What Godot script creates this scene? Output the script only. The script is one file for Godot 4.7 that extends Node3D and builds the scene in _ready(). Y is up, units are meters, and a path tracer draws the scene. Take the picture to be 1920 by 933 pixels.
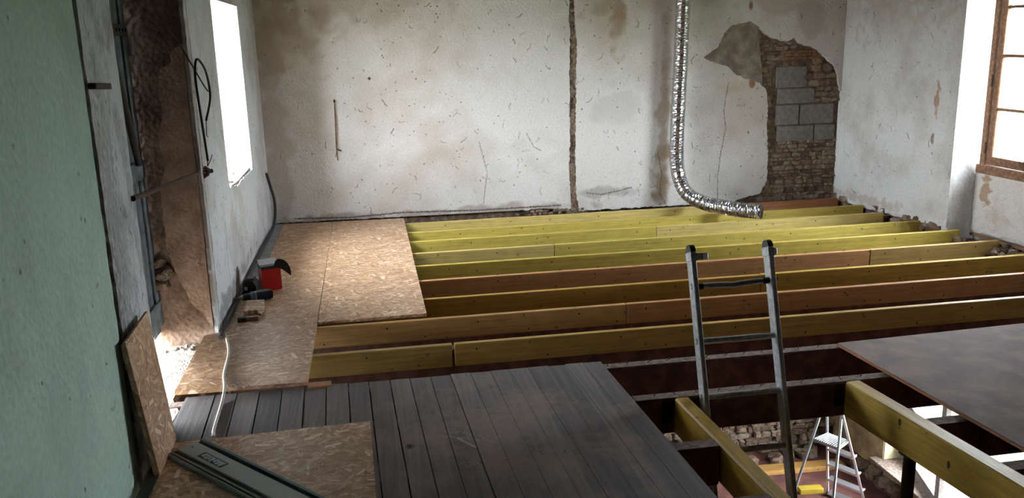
extends Node3D

# ------------------------------------------------------------------ state
var names := {}
var rng := RandomNumberGenerator.new()
var M := {}
var wood_tex: ImageTexture
var wood_bump: ImageTexture
var wood_mats := {}

# ------------------------------------------------------------------ mesh builder
class MB:
	var v := PackedVector3Array()
	var n := PackedVector3Array()
	var uv := PackedVector2Array()

	func tri(a: Vector3, b: Vector3, c: Vector3, na: Vector3, nb: Vector3, nc: Vector3, ua := Vector2.ZERO, ub := Vector2.ZERO, uc := Vector2.ZERO):
		if (b - a).cross(c - a).dot(na + nb + nc) > 0.0:
			var t = b; b = c; c = t
			t = nb; nb = nc; nc = t
			t = ub; ub = uc; uc = t
		v.append_array([a, b, c])
		n.append_array([na, nb, nc])
		uv.append_array([ua, ub, uc])

	func quad(a, b, c, d, nn: Vector3, ua := Vector2.ZERO, ub := Vector2.ZERO, uc := Vector2.ZERO, ud := Vector2.ZERO):
		tri(a, b, c, nn, nn, nn, ua, ub, uc)
		tri(a, c, d, nn, nn, nn, ua, uc, ud)

	# chamfered box, long axis local x for the uv
	func box(c: Vector3, s: Vector3, bev := 0.0, bs := Basis.IDENTITY, uo := Vector2.ZERO, us := Vector2(0.5, 4.0), jit := 0.0, r: RandomNumberGenerator = null):
		var h := s * 0.5
		var b: float = min(bev, min(h.x, min(h.y, h.z)) * 0.9)
		var P := {}
		for sx in [-1, 1]:
			for sy in [-1, 1]:
				for sz in [-1, 1]:
					var q := Vector3(h.x * sx, h.y * sy, h.z * sz)
					if jit > 0.0:
						q += Vector3(r.randf_range(-1, 1) * s.x, r.randf_range(-1, 1) * s.y, r.randf_range(-1, 1) * s.z) * jit
					for ax in 3:
						var w := q
						for o in 3:
							if o != ax:
								w[o] -= [sx, sy, sz][o] * b
						P[[sx, sy, sz, ax]] = w
		var uvf := func(p: Vector3, ax: int) -> Vector2:
			if ax == 1: return Vector2(p.x * us.x, p.z * us.y) + uo
			if ax == 2: return Vector2(p.x * us.x, p.y * us.y + 0.37) + uo
			return Vector2(p.z * us.x * 0.3, p.y * us.y * 0.3 + 0.1) + uo
		for ax in 3:
			for sg in [-1, 1]:
				var ks := []
				for e in [[-1, -1], [1, -1], [1, 1], [-1, 1]]:
					var k = [0, 0, 0, ax]
					k[ax] = sg; k[(ax + 1) % 3] = e[0]; k[(ax + 2) % 3] = e[1]
					ks.append(P[k])
				var nn := Vector3.ZERO
				nn[ax] = sg
				if jit > 0.0:
					nn = (ks[1] - ks[0]).cross(ks[2] - ks[0]).normalized()
					if nn[ax] * sg < 0: nn = -nn
				quad(c + bs * ks[0], c + bs * ks[1], c + bs * ks[2], c + bs * ks[3], bs * nn, uvf.call(ks[0], ax), uvf.call(ks[1], ax), uvf.call(ks[2], ax), uvf.call(ks[3], ax))
		if b <= 0.0: return
		for ax in 3:           # edges along ax
			var o1: int = (ax + 1) % 3
			var o2: int = (ax + 2) % 3
			for s1 in [-1, 1]:
				for s2 in [-1, 1]:
					var ka = [0, 0, 0, o1]; var kb = [0, 0, 0, o1]; var kc = [0, 0, 0, o2]; var kd = [0, 0, 0, o2]
					for k in [ka, kb, kc, kd]:
						k[o1] = s1; k[o2] = s2
					ka[ax] = -1; kb[ax] = 1; kc[ax] = 1; kd[ax] = -1
					var nn := Vector3.ZERO
					nn[o1] = s1; nn[o2] = s2
					nn = nn.normalized()
					quad(c + bs * P[ka], c + bs * P[kb], c + bs * P[kc], c + bs * P[kd], bs * nn, uvf.call(P[ka], o1), uvf.call(P[kb], o1), uvf.call(P[kc], o1), uvf.call(P[kd], o1))
		for sx in [-1, 1]:
			for sy in [-1, 1]:
				for sz in [-1, 1]:
					var nn: Vector3 = bs * Vector3(sx, sy, sz).normalized()
					tri(c + bs * P[[sx, sy, sz, 0]], c + bs * P[[sx, sy, sz, 1]], c + bs * P[[sx, sy, sz, 2]], nn, nn, nn, uvf.call(P[[sx, sy, sz, 0]], 0), uvf.call(P[[sx, sy, sz, 1]], 0), uvf.call(P[[sx, sy, sz, 2]], 0))

	# tube along points; radii one number or one per point
	func tube(pts: PackedVector3Array, rad, sides := 10, caps := true, jit := 0.0, r: RandomNumberGenerator = null, flat := false, squash := 1.0):
		var rings := []
		var up := Vector3.UP
		if absf((pts[1] - pts[0]).normalized().y) > 0.9: up = Vector3.RIGHT
		var side := Vector3.ZERO
		for i in pts.size():
			var t: Vector3 = (pts[min(i + 1, pts.size() - 1)] - pts[max(i - 1, 0)]).normalized()
			if i == 0: side = t.cross(up).normalized()
			else: side = (side - t * side.dot(t)).normalized()
			var bi := t.cross(side).normalized()
			var rr: float = rad[i] if rad is Array or rad is PackedFloat32Array else rad
			var ring := []
			for k in sides:
				var a := TAU * k / sides
				var q := rr
				if jit > 0.0: q += r.randf_range(-jit, jit)
				var d := side * cos(a) + bi * sin(a) * squash
				ring.append([pts[i] + d * q, d.normalized()])
			rings.append(ring)
		for i in rings.size() - 1:
			for k in sides:
				var k2 := (k + 1) % sides
				var A = rings[i][k]; var B = rings[i][k2]; var C = rings[i + 1][k2]; var D = rings[i + 1][k]
				var ua := Vector2(float(i), float(k) / sides); var uc := Vector2(float(i + 1), float(k + 1) / sides)
				if flat:
					var n1: Vector3 = (B[0] - A[0]).cross(C[0] - A[0]).normalized()
					if n1.dot(A[1]) < 0: n1 = -n1
					tri(A[0], B[0], C[0], n1, n1, n1, ua, Vector2(ua.x, uc.y), uc)
					var n2: Vector3 = (C[0] - A[0]).cross(D[0] - A[0]).normalized()
					if n2.dot(A[1]) < 0: n2 = -n2
					tri(A[0], C[0], D[0], n2, n2, n2, ua, uc, Vector2(uc.x, ua.y))
				else:
					tri(A[0], B[0], C[0], A[1], B[1], C[1], ua, Vector2(ua.x, uc.y), uc)
					tri(A[0], C[0], D[0], A[1], C[1], D[1], ua, uc, Vector2(uc.x, ua.y))
		if caps:
			for e in [0, rings.size() - 1]:
				var nn: Vector3 = (pts[0] - pts[1]).normalized() if e == 0 else (pts[-1] - pts[-2]).normalized()
				for k in range(1, sides - 1):
					tri(rings[e][0][0], rings[e][k][0], rings[e][k + 1][0], nn, nn, nn)

	# polygon in xy, front at z=0, back at z=-depth; uv = (p - o) * s (v downwards)
	func prism(poly: PackedVector2Array, depth: float, xf := Transform3D.IDENTITY, uvo := Vector2.ZERO, uvs := Vector2.ONE, back := true):
		var ix := Geometry2D.triangulate_polygon(poly)
		var at := func(p: Vector2, z: float) -> Vector3: return xf * Vector3(p.x, p.y, z)
		var uu := func(p: Vector2) -> Vector2: return Vector2((p.x - uvo.x) * uvs.x, 1.0 - (p.y - uvo.y) * uvs.y)
		var nz := xf.basis.z.normalized()
		for i in range(0, ix.size(), 3):
			var a := poly[ix[i]]; var b := poly[ix[i + 1]]; var c := poly[ix[i + 2]]
			tri(at.call(a, 0), at.call(b, 0), at.call(c, 0), nz, nz, nz, uu.call(a), uu.call(b), uu.call(c))
			if back:
				tri(at.call(a, -depth), at.call(b, -depth), at.call(c, -depth), -nz, -nz, -nz, uu.call(a), uu.call(b), uu.call(c))
		var cw := Geometry2D.is_polygon_clockwise(poly)
		for i in poly.size():
			var a := poly[i]; var b := poly[(i + 1) % poly.size()]
			var e := (b - a).normalized()
			var nn := Vector3(e.y, -e.x, 0) * (-1.0 if cw else 1.0)
			nn = (xf.basis * nn).normalized()
			quad(at.call(a, 0), at.call(b, 0), at.call(b, -depth), at.call(a, -depth), nn, uu.call(a), uu.call(b), uu.call(b) + Vector2(depth, depth) * uvs, uu.call(a) + Vector2(depth, depth) * uvs)

	func done() -> ArrayMesh:
		var arr := []
		arr.resize(Mesh.ARRAY_MAX)
		arr[Mesh.ARRAY_VERTEX] = v
		arr[Mesh.ARRAY_NORMAL] = n
		arr[Mesh.ARRAY_TEX_UV] = uv
		var m := ArrayMesh.new()
		m.add_surface_from_arrays(Mesh.PRIMITIVE_TRIANGLES, arr)
		return m

# ------------------------------------------------------------------ nodes
func numbered(base: String) -> String:
	if not names.has(base):
		names[base] = 0
		return base
	names[base] += 1
	return "%s_%03d" % [base, names[base]]

func tag(o: Node3D, label: String, category: String, group := ""):
	o.set_meta("label", label)
	o.set_meta("category", category)
	if group != "": o.set_meta("group", group)

func thing(called: String, label: String, category: String, at := Vector3.ZERO, group := "") -> Node3D:
	var o := Node3D.new()
	o.name = numbered(called)
	add_child(o)
	o.position = at
	tag(o, label, category, group)
	return o

func single(called: String, label: String, category: String, mesh: Mesh, mat: Material, xf := Transform3D.IDENTITY, group := "") -> MeshInstance3D:
	var o := MeshInstance3D.new()
	o.name = numbered(called)
	o.mesh = mesh
	o.material_override = mat
	add_child(o)
	o.transform = xf
	tag(o, label, category, group)
	return o

func part(parent: Node3D, called: String, mesh: Mesh, mat: Material, xf := Transform3D.IDENTITY, label := "") -> MeshInstance3D:
	var o := MeshInstance3D.new()
	o.name = called
	o.mesh = mesh
	o.material_override = mat
	parent.add_child(o, true)
	o.transform = xf
	if label != "": o.set_meta("label", label)
	return o

func struct(called: String, label: String, xf := Transform3D.IDENTITY) -> Node3D:
	var o := Node3D.new()
	o.name = called
	add_child(o)
	o.transform = xf
	o.set_meta("kind", "structure")
	o.set_meta("label", label)
	o.set_meta("category", called.split("_")[0])
	return o

func bx(size: Vector3, bev := 0.0, uo := Vector2.ZERO, us := Vector2(0.5, 4.0)) -> ArrayMesh:
	var b := MB.new()
	b.box(Vector3.ZERO, size, bev, Basis.IDENTITY, uo, us)
	return b.done()

# box between two corners, as a mesh in place
func bxx(a: Vector3, c: Vector3, bev := 0.0, us := Vector2(0.5, 4.0)) -> ArrayMesh:
	var b := MB.new()
	b.box((a + c) * 0.5, (c - a).abs(), bev, Basis.IDENTITY, Vector2.ZERO, us)
	return b.done()

func tb(pts: Array, r, sides := 10) -> ArrayMesh:
	var b := MB.new()
	b.tube(PackedVector3Array(pts), r, sides)
	return b.done()

func spline(pts: Array, step := 0.03) -> PackedVector3Array:
	var c := Curve3D.new()
	c.bake_interval = step
	for i in pts.size():
		var t: Vector3 = (pts[min(i + 1, pts.size() - 1)] - pts[max(i - 1, 0)]) / 6.0
		c.add_point(pts[i], -t, t)
	return c.get_baked_points()

func roughen(poly: Array, step: float, amp: float, skip := []) -> PackedVector2Array:
	var out := PackedVector2Array()
	for i in poly.size():
		var a: Vector2 = poly[i]
		var b: Vector2 = poly[(i + 1) % poly.size()]
		out.append(a)
		if i in skip: continue
		var k := int(a.distance_to(b) / step)
		var nn := (b - a).normalized().orthogonal()
		for j in range(1, k):
			out.append(a.lerp(b, float(j) / k) + nn * rng.randf_range(-amp, amp))
	return out

# horizontal sheet: polygon in (x, z), top at y
func sheet(poly_xz: Array, ytop: float, thick: float, uvs := 0.8, uvo := Vector2.ZERO) -> ArrayMesh:
	var p := PackedVector2Array()
	for q in poly_xz: p.append(Vector2(q.x, -q.y))
	var b := MB.new()
	b.prism(p, thick, Transform3D(Basis(Vector3.RIGHT, Vector3.FORWARD, Vector3.UP), Vector3(0, ytop, 0)), uvo, Vector2(uvs, uvs))
	return b.done()

# ------------------------------------------------------------------ textures
func nz(w: int, h: int, freq: float, sd: int, octaves := 4, seamless := true, stretch := 1) -> PackedByteArray:
	var f := FastNoiseLite.new()
	f.noise_type = FastNoiseLite.TYPE_SIMPLEX_SMOOTH
	f.seed = sd
	f.frequency = freq
	f.fractal_octaves = octaves
	var im: Image
	if seamless: im = f.get_seamless_image(w / stretch, h)
	else: im = f.get_image(w / stretch, h)
	if stretch > 1: im.resize(w, h, Image.INTERPOLATE_CUBIC)
	im.convert(Image.FORMAT_L8)
	return im.get_data()

func tex(w: int, h: int, d: PackedByteArray) -> ImageTexture:
	return ImageTexture.create_from_image(Image.create_from_data(w, h, false, Image.FORMAT_RGB8 if d.size() == w * h * 3 else Image.FORMAT_L8, d))

# two-tone mottled material, world triplanar
func mottled(a: Color, b: Color, scale: float, sd: int, rough := 0.9, bump := 0.4, freq := 0.02, contrast := 1.6, world := true) -> StandardMaterial3D:
	var w := 256
	var n1 := nz(w, w, freq, sd, 5)
	var n2 := nz(w, w, 0.12, sd + 7, 3)
	var d := PackedByteArray()
	d.resize(w * w * 3)
	var hh := PackedByteArray()
	hh.resize(w * w)
	for i in w * w:
		var t: float = clampf(0.5 + (n1[i] / 255.0 - 0.5) * contrast + (n2[i] / 255.0 - 0.5) * 0.5, 0, 1)
		d[i * 3] = int((a.r + (b.r - a.r) * t) * 255)
		d[i * 3 + 1] = int((a.g + (b.g - a.g) * t) * 255)
		d[i * 3 + 2] = int((a.b + (b.b - a.b) * t) * 255)
		hh[i] = clampi(int(n1[i] * 0.6 + n2[i] * 0.4), 0, 255)
	var m := StandardMaterial3D.new()
	m.albedo_texture = tex(w, w, d)
	m.roughness = rough
	m.uv1_triplanar = true
	m.uv1_world_triplanar = world
	m.uv1_scale = Vector3.ONE * scale
	if bump > 0.0:
		m.heightmap_enabled = true
		m.heightmap_texture = tex(w, w, hh)
		m.heightmap_scale = bump
	return m

func plain(c: Color, rough := 0.6, metal := 0.0) -> StandardMaterial3D:
	var m := StandardMaterial3D.new()
	m.albedo_color = c
	m.roughness = rough
	m.metallic = metal
	return m

# wall plaster with its own marks: stains [x, y, rx, ry, colour, strength] and cracks [[points], colour, width] in metres
func plaster(w: int, h: int, size: Vector2, base: Color, dirt: Color, sd: int, pits: int, scrapes: int, stains: Array, cracks: Array, dirtiness := 0.5) -> StandardMaterial3D:
	var n1 := nz(w, h, 3.2 / w, sd, 5, false)
	var n2 := nz(w, h, 16.0 / w, sd + 3, 4, false)
	var n3 := nz(w, h, 0.16, sd + 5, 3, false)
	var d := PackedByteArray()
	d.resize(w * h * 3)
	var hh := PackedByteArray()
	hh.resize(w * h)
	for i in w * h:
		var t: float = clampf((n1[i] / 255.0 - 0.42) * 1.7 * dirtiness + (n2[i] / 255.0 - 0.5) * 0.55 * dirtiness, 0, 1)
		var g: float = 1.0 + (n3[i] / 255.0 - 0.5) * 0.10
		d[i * 3] = clampi(int((base.r + (dirt.r - base.r) * t) * g * 255), 0, 255)
		d[i * 3 + 1] = clampi(int((base.g + (dirt.g - base.g) * t) * g * 255), 0, 255)
		d[i * 3 + 2] = clampi(int((base.b + (dirt.b - base.b) * t) * g * 255), 0, 255)
		hh[i] = clampi(int(110 + (n2[i] - 128) * 0.45 + (n3[i] - 128) * 0.22), 0, 255)
	var sx := w / size.x
	var sy := h / size.y
	for s in stains:
		var cx: float = s[0] * sx
		var cy: float = h - s[1] * sy
		var rx: float = s[2] * sx
		var ry: float = s[3] * sy
		var c: Color = s[4]
		for y in range(maxi(0, int(cy - ry * 1.5)), mini(h, int(cy + ry * 1.5))):
			for x in range(maxi(0, int(cx - rx * 1.5)), mini(w, int(cx + rx * 1.5))):
				var i := y * w + x
				var q: float = sqrt(pow((x - cx) / rx, 2) + pow((y - cy) / ry, 2)) + (n2[i] / 255.0 - 0.5) * 1.9 + (n1[i] / 255.0 - 0.5) * 1.0
				var k: float = clampf((1.1 - q) * 1.7, 0, 1) * float(s[5])
				if k > 0:
					k *= 0.7 + 0.6 * (n3[i] / 255.0)
					k = minf(k, 1.0)
					d[i * 3] = int(lerpf(d[i * 3], c.r * 255, k)); d[i * 3 + 1] = int(lerpf(d[i * 3 + 1], c.g * 255, k)); d[i * 3 + 2] = int(lerpf(d[i * 3 + 2], c.b * 255, k))
	var r := RandomNumberGenerator.new()
	r.seed = sd * 17 + 5
	var dot := func(px: float, py: float, rad: float, c: Color, k: float, depth: int):
		for yy in range(int(py - rad), int(py + rad) + 1):
			for xx in range(int(px - rad), int(px + rad) + 1):
				if xx < 0 or yy < 0 or xx >= w or yy >= h: continue
				if Vector2(xx - px, yy - py).length() > rad: continue
				var i: int = yy * w + xx
				d[i * 3] = int(lerpf(d[i * 3], c.r * 255, k)); d[i * 3 + 1] = int(lerpf(d[i * 3 + 1], c.g * 255, k)); d[i * 3 + 2] = int(lerpf(d[i * 3 + 2], c.b * 255, k))
				hh[i] = maxi(0, hh[i] - depth)
	for p in pits:
		var px := r.randf() * w
		var py := r.randf() * h
		# pits gather where the plaster is flaky
		if n1[int(py) * w + int(px)] < 120 and r.randf() < 0.65: continue
		dot.call(px, py, r.randf_range(0.5, 1.7), Color(0.36, 0.32, 0.28), r.randf_range(0.25, 0.8), 80)
	for p in scrapes:
		var px := r.randf() * w
		var py := r.randf() * h
		if n2[int(py) * w + int(px)] < 118: continue
		var a := r.randf_range(-0.6, 0.6) + PI * 0.5
		var k := r.randf_range(0.12, 0.5)
		var up := r.randf() < 0.5
		for s in r.randi_range(4, 22):
			a += r.randf_range(-0.5, 0.5)
			px += cos(a); py += sin(a)
			dot.call(px, py, r.randf_range(0.5, 1.2), Color(0.40, 0.36, 0.32) if up else Color(0.55, 0.52, 0.48), k, 45)
	for c in cracks:
		var pp: Array = c[0]
		for j in pp.size() - 1:
			var a := Vector2(pp[j].x * sx, h - pp[j].y * sy)
			var b := Vector2(pp[j + 1].x * sx, h - pp[j + 1].y * sy)
			var st := int(a.distance_to(b)) + 1
			for s in st:
				var q := a.lerp(b, float(s) / st) + Vector2(r.randf_range(-0.9, 0.9), r.randf_range(-0.9, 0.9))
				dot.call(q.x, q.y, float(c[2]) * r.randf_range(0.6, 1.3), c[1], r.randf_range(0.3, 0.9), 60)
	var m := StandardMaterial3D.new()
	m.albedo_texture = tex(w, h, d)
	m.roughness = 0.88
	m.heightmap_enabled = true
	m.heightmap_texture = tex(w, h, hh)
	m.heightmap_scale = 1.4
	return m

func osb_material() -> StandardMaterial3D:
	var w := 768
	var d := PackedByteArray()
	d.resize(w * w * 3)
	var hh := PackedByteArray()
	hh.resize(w * w)
	for i in w * w:
		d[i * 3] = 168; d[i * 3 + 1] = 132; d[i * 3 + 2] = 92
		hh[i] = 60
	var r := RandomNumberGenerator.new()
	r.seed = 4242
	for s in 3000:
		var a := r.randf() * TAU
		if r.randf() < 0.25: a = r.randf_range(-0.7, 0.7)
		var L := r.randi_range(18, 58)
		var W := r.randi_range(5, 14)
		var t := r.randf()
		var c := Color(0.64, 0.49, 0.37).lerp(Color(0.83, 0.70, 0.57), t)
		if r.randf() < 0.13: c = Color(0.57, 0.42, 0.31)
		if r.randf() < 0.09: c = Color(0.90, 0.80, 0.68)
		var o := Vector2(r.randf() * w, r.randf() * w)
		var dx := Vector2(cos(a), sin(a))
		var dy := Vector2(-sin(a), cos(a))
		var cut := r.randf_range(-0.6, 0.6)
		for j in W:
			var g: float = 1.0 + (0.07 if j % 3 == 0 else -0.02) + r.randf_range(-0.03, 0.03)
			var edge: float = 0.84 if j == 0 or (j == W - 1) else 1.0
			for i in L:
				var q := o + dx * (i + cut * j) + dy * j * 0.9
				var k := posmod(int(q.y), w) * w + posmod(int(q.x), w)
				var e: float = g * (0.8 if (i < 1 or i > L - 2) else edge)
				d[k * 3] = clampi(int(c.r * e * 255), 0, 255); d[k * 3 + 1] = clampi(int(c.g * e * 255), 0, 255); d[k * 3 + 2] = clampi(int(c.b * e * 255), 0, 255)
				hh[k] = 90 + (s % 100)
	var m := StandardMaterial3D.new()
	m.albedo_texture = tex(w, w, d)
	m.roughness = 0.40
	m.heightmap_enabled = true
	m.heightmap_texture = tex(w, w, hh)
	m.heightmap_scale = 0.12
	return m

func make_wood():
	var w := 1024
	var h := 256
	var s1 := nz(w, h, 0.035, 11, 4, true, 16)
	var s2 := nz(w, h, 0.12, 12, 3, true, 32)
	var s3 := nz(w, h, 0.012, 13, 3, true)
	var d := PackedByteArray()
	d.resize(w * h * 3)
	var hh := PackedByteArray()
	hh.resize(w * h)
	for i in w * h:
		var t: float = 0.92 + (s1[i] / 255.0 - 0.5) * 0.11 + (s2[i] / 255.0 - 0.5) * 0.13 + (s3[i] / 255.0 - 0.5) * 0.10
		d[i * 3] = clampi(int(t * 255), 0, 255)
		d[i * 3 + 1] = clampi(int((t * 0.985) * 255), 0, 255)
		d[i * 3 + 2] = clampi(int((t * 0.95) * 255), 0, 255)
		hh[i] = s2[i]
	var r := RandomNumberGenerator.new()
	r.seed = 90
	for k in 9:
		var cx := r.randi_range(20, w - 20)
		var cy := r.randi_range(10, h - 10)
		var rx := r.randf_range(3, 6)
		var ry := r.randf_range(5, 13)
		for y in range(maxi(0, cy - int(ry * 2)), mini(h, cy + int(ry * 2))):
			for x in range(maxi(0, cx - int(rx * 2)), mini(w, cx + int(rx * 2))):
				var q: float = sqrt(pow((x - cx) / rx, 2) + pow((y - cy) / ry, 2))
				var f: float = clampf(1.25 - q, 0, 1) * (0.75 + 0.25 * sin(q * 9.0)) * 0.62
				var i := y * w + x
				d[i * 3] = int(d[i * 3] * (1.0 - f * 0.65)); d[i * 3 + 1] = int(d[i * 3 + 1] * (1.0 - f * 0.78)); d[i * 3 + 2] = int(d[i * 3 + 2] * (1.0 - f * 0.8))
	for k in 60:     # drying checks
		var cx := r.randi_range(0, w - 90)
		var cy := r.randi_range(2, h - 3)
		var f := r.randf_range(0.55, 0.8)
		for x in r.randi_range(14, 80):
			if r.randf() < 0.03: cy = clampi(cy + (1 if r.randf() < 0.5 else -1), 1, h - 2)
			var i := cy * w + cx + x
			d[i * 3] = int(d[i * 3] * f); d[i * 3 + 1] = int(d[i * 3 + 1] * f); d[i * 3 + 2] = int(d[i * 3 + 2] * f)
			hh[i] = 0
	wood_tex = tex(w, h, d)
	wood_bump = tex(w, h, hh)

func wood(c: Color, rough := 0.5) -> StandardMaterial3D:
	var k := "%s%.2f" % [c.to_html(), rough]
	if not wood_mats.has(k):
		var m := StandardMaterial3D.new()
		m.albedo_color = c
		m.albedo_texture = wood_tex
		m.roughness = rough
		m.heightmap_enabled = true
		m.heightmap_texture = wood_bump
		m.heightmap_scale = 0.06
		wood_mats[k] = m
	return wood_mats[k]

# old boards: one image over x -1.1..1.3, z -4.1..-1.7
const PLANK_X := [-0.93, -0.79, -0.688, -0.583, -0.477, -0.372, -0.270, -0.164, -0.065, 0.038, 0.137, 0.238, 0.338, 0.439, 0.540, 0.637, 0.732, 0.836, 0.928, 1.018, 1.112]
func plank_material() -> StandardMaterial3D:
	var w := 1024
	var n1 := nz(w, w, 0.006, 31, 5, false)
	var n2 := nz(w, w, 0.035, 32, 4, false)
	var st := FastNoiseLite.new()
	st.noise_type = FastNoiseLite.TYPE_SIMPLEX_SMOOTH
	st.seed = 33
	st.frequency = 0.09
	var im := st.get_image(w, w / 24)
	im.resize(w, w, Image.INTERPOLATE_CUBIC)
	im.convert(Image.FORMAT_L8)
	var n3 := im.get_data()
	var n4 := nz(w, w, 0.2, 34, 2, false)
	var r := RandomNumberGenerator.new()
	r.seed = 77
	var tone := []
	for i in 24: tone.append(r.randf_range(0.86, 1.12))
	var d := PackedByteArray()
	d.resize(w * w * 3)
	var hh := PackedByteArray()
	hh.resize(w * w)
	var a := Color(0.43, 0.405, 0.39)
	var dust := Color(0.58, 0.51, 0.46)
	for x in w:
		var wx: float = -1.1 + 2.4 * x / w
		var k := 0
		while k < 20 and PLANK_X[k + 1] < wx: k += 1
		for y in w:
			var i := y * w + x
			var wz: float = -4.1 + 2.4 * y / w
			# saw dust lies in patches on the middle and right boards
			var q: float = Vector2((wx - 0.42) / 0.62, (wz + 3.28) / 0.5).length()
			var t: float = clampf((1.15 - q) * 0.7 + (n1[i] / 255.0 - 0.5) * 1.5 + (n2[i] / 255.0 - 0.5) * 0.8, 0, 1) * (0.7 + 0.6 * n4[i] / 255.0)
			t = clampf(t, 0, 1) * 0.9
			var g: float = tone[k] * (1.0 + (n3[i] / 255.0 - 0.5) * 0.24)
			d[i * 3] = clampi(int(lerpf(a.r * g, dust.r, t) * 255), 0, 255)
			d[i * 3 + 1] = clampi(int(lerpf(a.g * g, dust.g, t) * 255), 0, 255)
			d[i * 3 + 2] = clampi(int(lerpf(a.b * g, dust.b, t) * 255), 0, 255)
			hh[i] = clampi(int(n3[i] * 0.5 + n4[i] * 0.25 + t * 40), 0, 255)
	var put := func(wx: float, wz: float, c: Color, k: float, dh: int):
		var x := int((wx + 1.1) / 2.4 * w)
		var y := int((wz + 4.1) / 2.4 * w)
		if x < 0 or y < 0 or x >= w or y >= w: return
		var i := y * w + x
		d[i * 3] = int(lerpf(d[i * 3], c.r * 255, k)); d[i * 3 + 1] = int(lerpf(d[i * 3 + 1], c.g * 255, k)); d[i * 3 + 2] = int(lerpf(d[i * 3 + 2], c.b * 255, k))
		hh[i] = clampi(hh[i] + dh, 0, 255)
	# shoe print: cross bars of packed saw dust in two lines
	for b in 15:
		for line in 2:
			var c := Vector2(0.245, -3.395) + Vector2(0.215, 0.105) * (b / 14.0) + Vector2(-0.45, 0.9) * (0.045 * line)
			var dir := Vector2(-0.15, 1.0).rotated(0.5 if line == 0 else -0.5)
			c += Vector2(r.randf_range(-0.006, 0.006), r.randf_range(-0.008, 0.008))
			for s in range(r.randi_range(0, 6), 22 - r.randi_range(0, 6)):
				for e in 4:
					if r.randf() < 0.35: continue
					var q: Vector2 = c + dir * (s - 11) * 0.0017 + Vector2(e * 0.0021, 0)
					put.call(q.x, q.y, Color(0.66, 0.59, 0.52), 0.7, 80)
	# smears and crumbs of saw dust
	for s in 900:
		var p := Vector2(r.randfn(0.38, 0.33), r.randfn(-3.35, 0.24))
		var rr := r.randi_range(1, 7)
		for e in rr: put.call(p.x + e * 0.0022, p.y + r.randf_range(-0.003, 0.003), Color(0.62, 0.55, 0.48), r.randf_range(0.3, 0.8), 40)
	# white scuffs beside the front sheet
	for s in 5:
		var x0 := 0.0 + s * 0.016 + r.randf() * 0.01
		for e in 240:
			if r.randf() < 0.75: put.call(x0 + e * 0.00022 + r.randf_range(-0.002, 0.002), -3.3 + e * 0.0024, Color(0.58, 0.55, 0.52), 0.45, 20)
	# knots and nail holes
	for s in 70:
		var k := r.randi_range(0, 19)
		var c := Vector2(lerpf(PLANK_X[k], PLANK_X[k + 1], 0.25 if s % 2 == 0 else 0.75), [-4.0, -3.59, -3.1, -2.63][r.randi_range(0, 3)] + r.randf_range(-0.02, 0.02))
		for e in 12: put.call(c.x + r.randf_range(-0.003, 0.003), c.y + r.randf_range(-0.003, 0.003), Color(0.12, 0.1, 0.1), 0.8, -80)
	for e in 500:
		var q := Vector2(r.randfn(0, 0.008), r.randfn(0, 0.011))
		put.call(0.095 + q.x, -3.285 + q.y, Color(0.13, 0.11, 0.1), 0.5, -30)
	var m := StandardMaterial3D.new()
	m.albedo_texture = tex(w, w, d)
	m.roughness = 0.8
	m.heightmap_enabled = true
	m.heightmap_texture = tex(w, w, hh)
	m.heightmap_scale = 0.15
	return m

# ------------------------------------------------------------------ scene
func _ready():
	rng.seed = 20240611
	# camera
	var cam := Camera3D.new()
	cam.name = "camera"
	add_child(cam)
	cam.position = Vector3(0, 1.6, 0)
	cam.rotation_degrees = Vector3(-13.635, -9.4007, -1.4986)
	cam.fov = 32.262
	cam.current = true
	# overcast sky, no sun
	var env := Environment.new()
	var sky := Sky.new()
	var sm := ProceduralSkyMaterial.new()
	sm.sky_top_color = Color(0.92, 0.955, 1.0)
	sm.sky_horizon_color = Color(0.95, 0.975, 1.0)
	sm.ground_horizon_color = Color(0.30, 0.31, 0.29)
	sm.ground_bottom_color = Color(0.30, 0.31, 0.29)
	sm.energy_multiplier = 69.0
	sky.sky_material = sm
	env.background_mode = Environment.BG_SKY
	env.sky = sky
	env.tonemap_mode = Environment.TONE_MAPPER_LINEAR
	env.tonemap_exposure = 1.0
	env.sdfgi_enabled = true
	env.ssao_enabled = true
	env.ssil_enabled = true
	var we := WorldEnvironment.new()
	we.name = "world_environment"
	we.environment = env
	add_child(we)

	make_materials()
	build_shell()
	build_joists()
	build_old_floor()
	build_boards()
	build_ladder()
	build_duct()
	build_left_niche()
	build_tools()
	build_lower_room()
	build_debris()
	build_outside()

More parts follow.
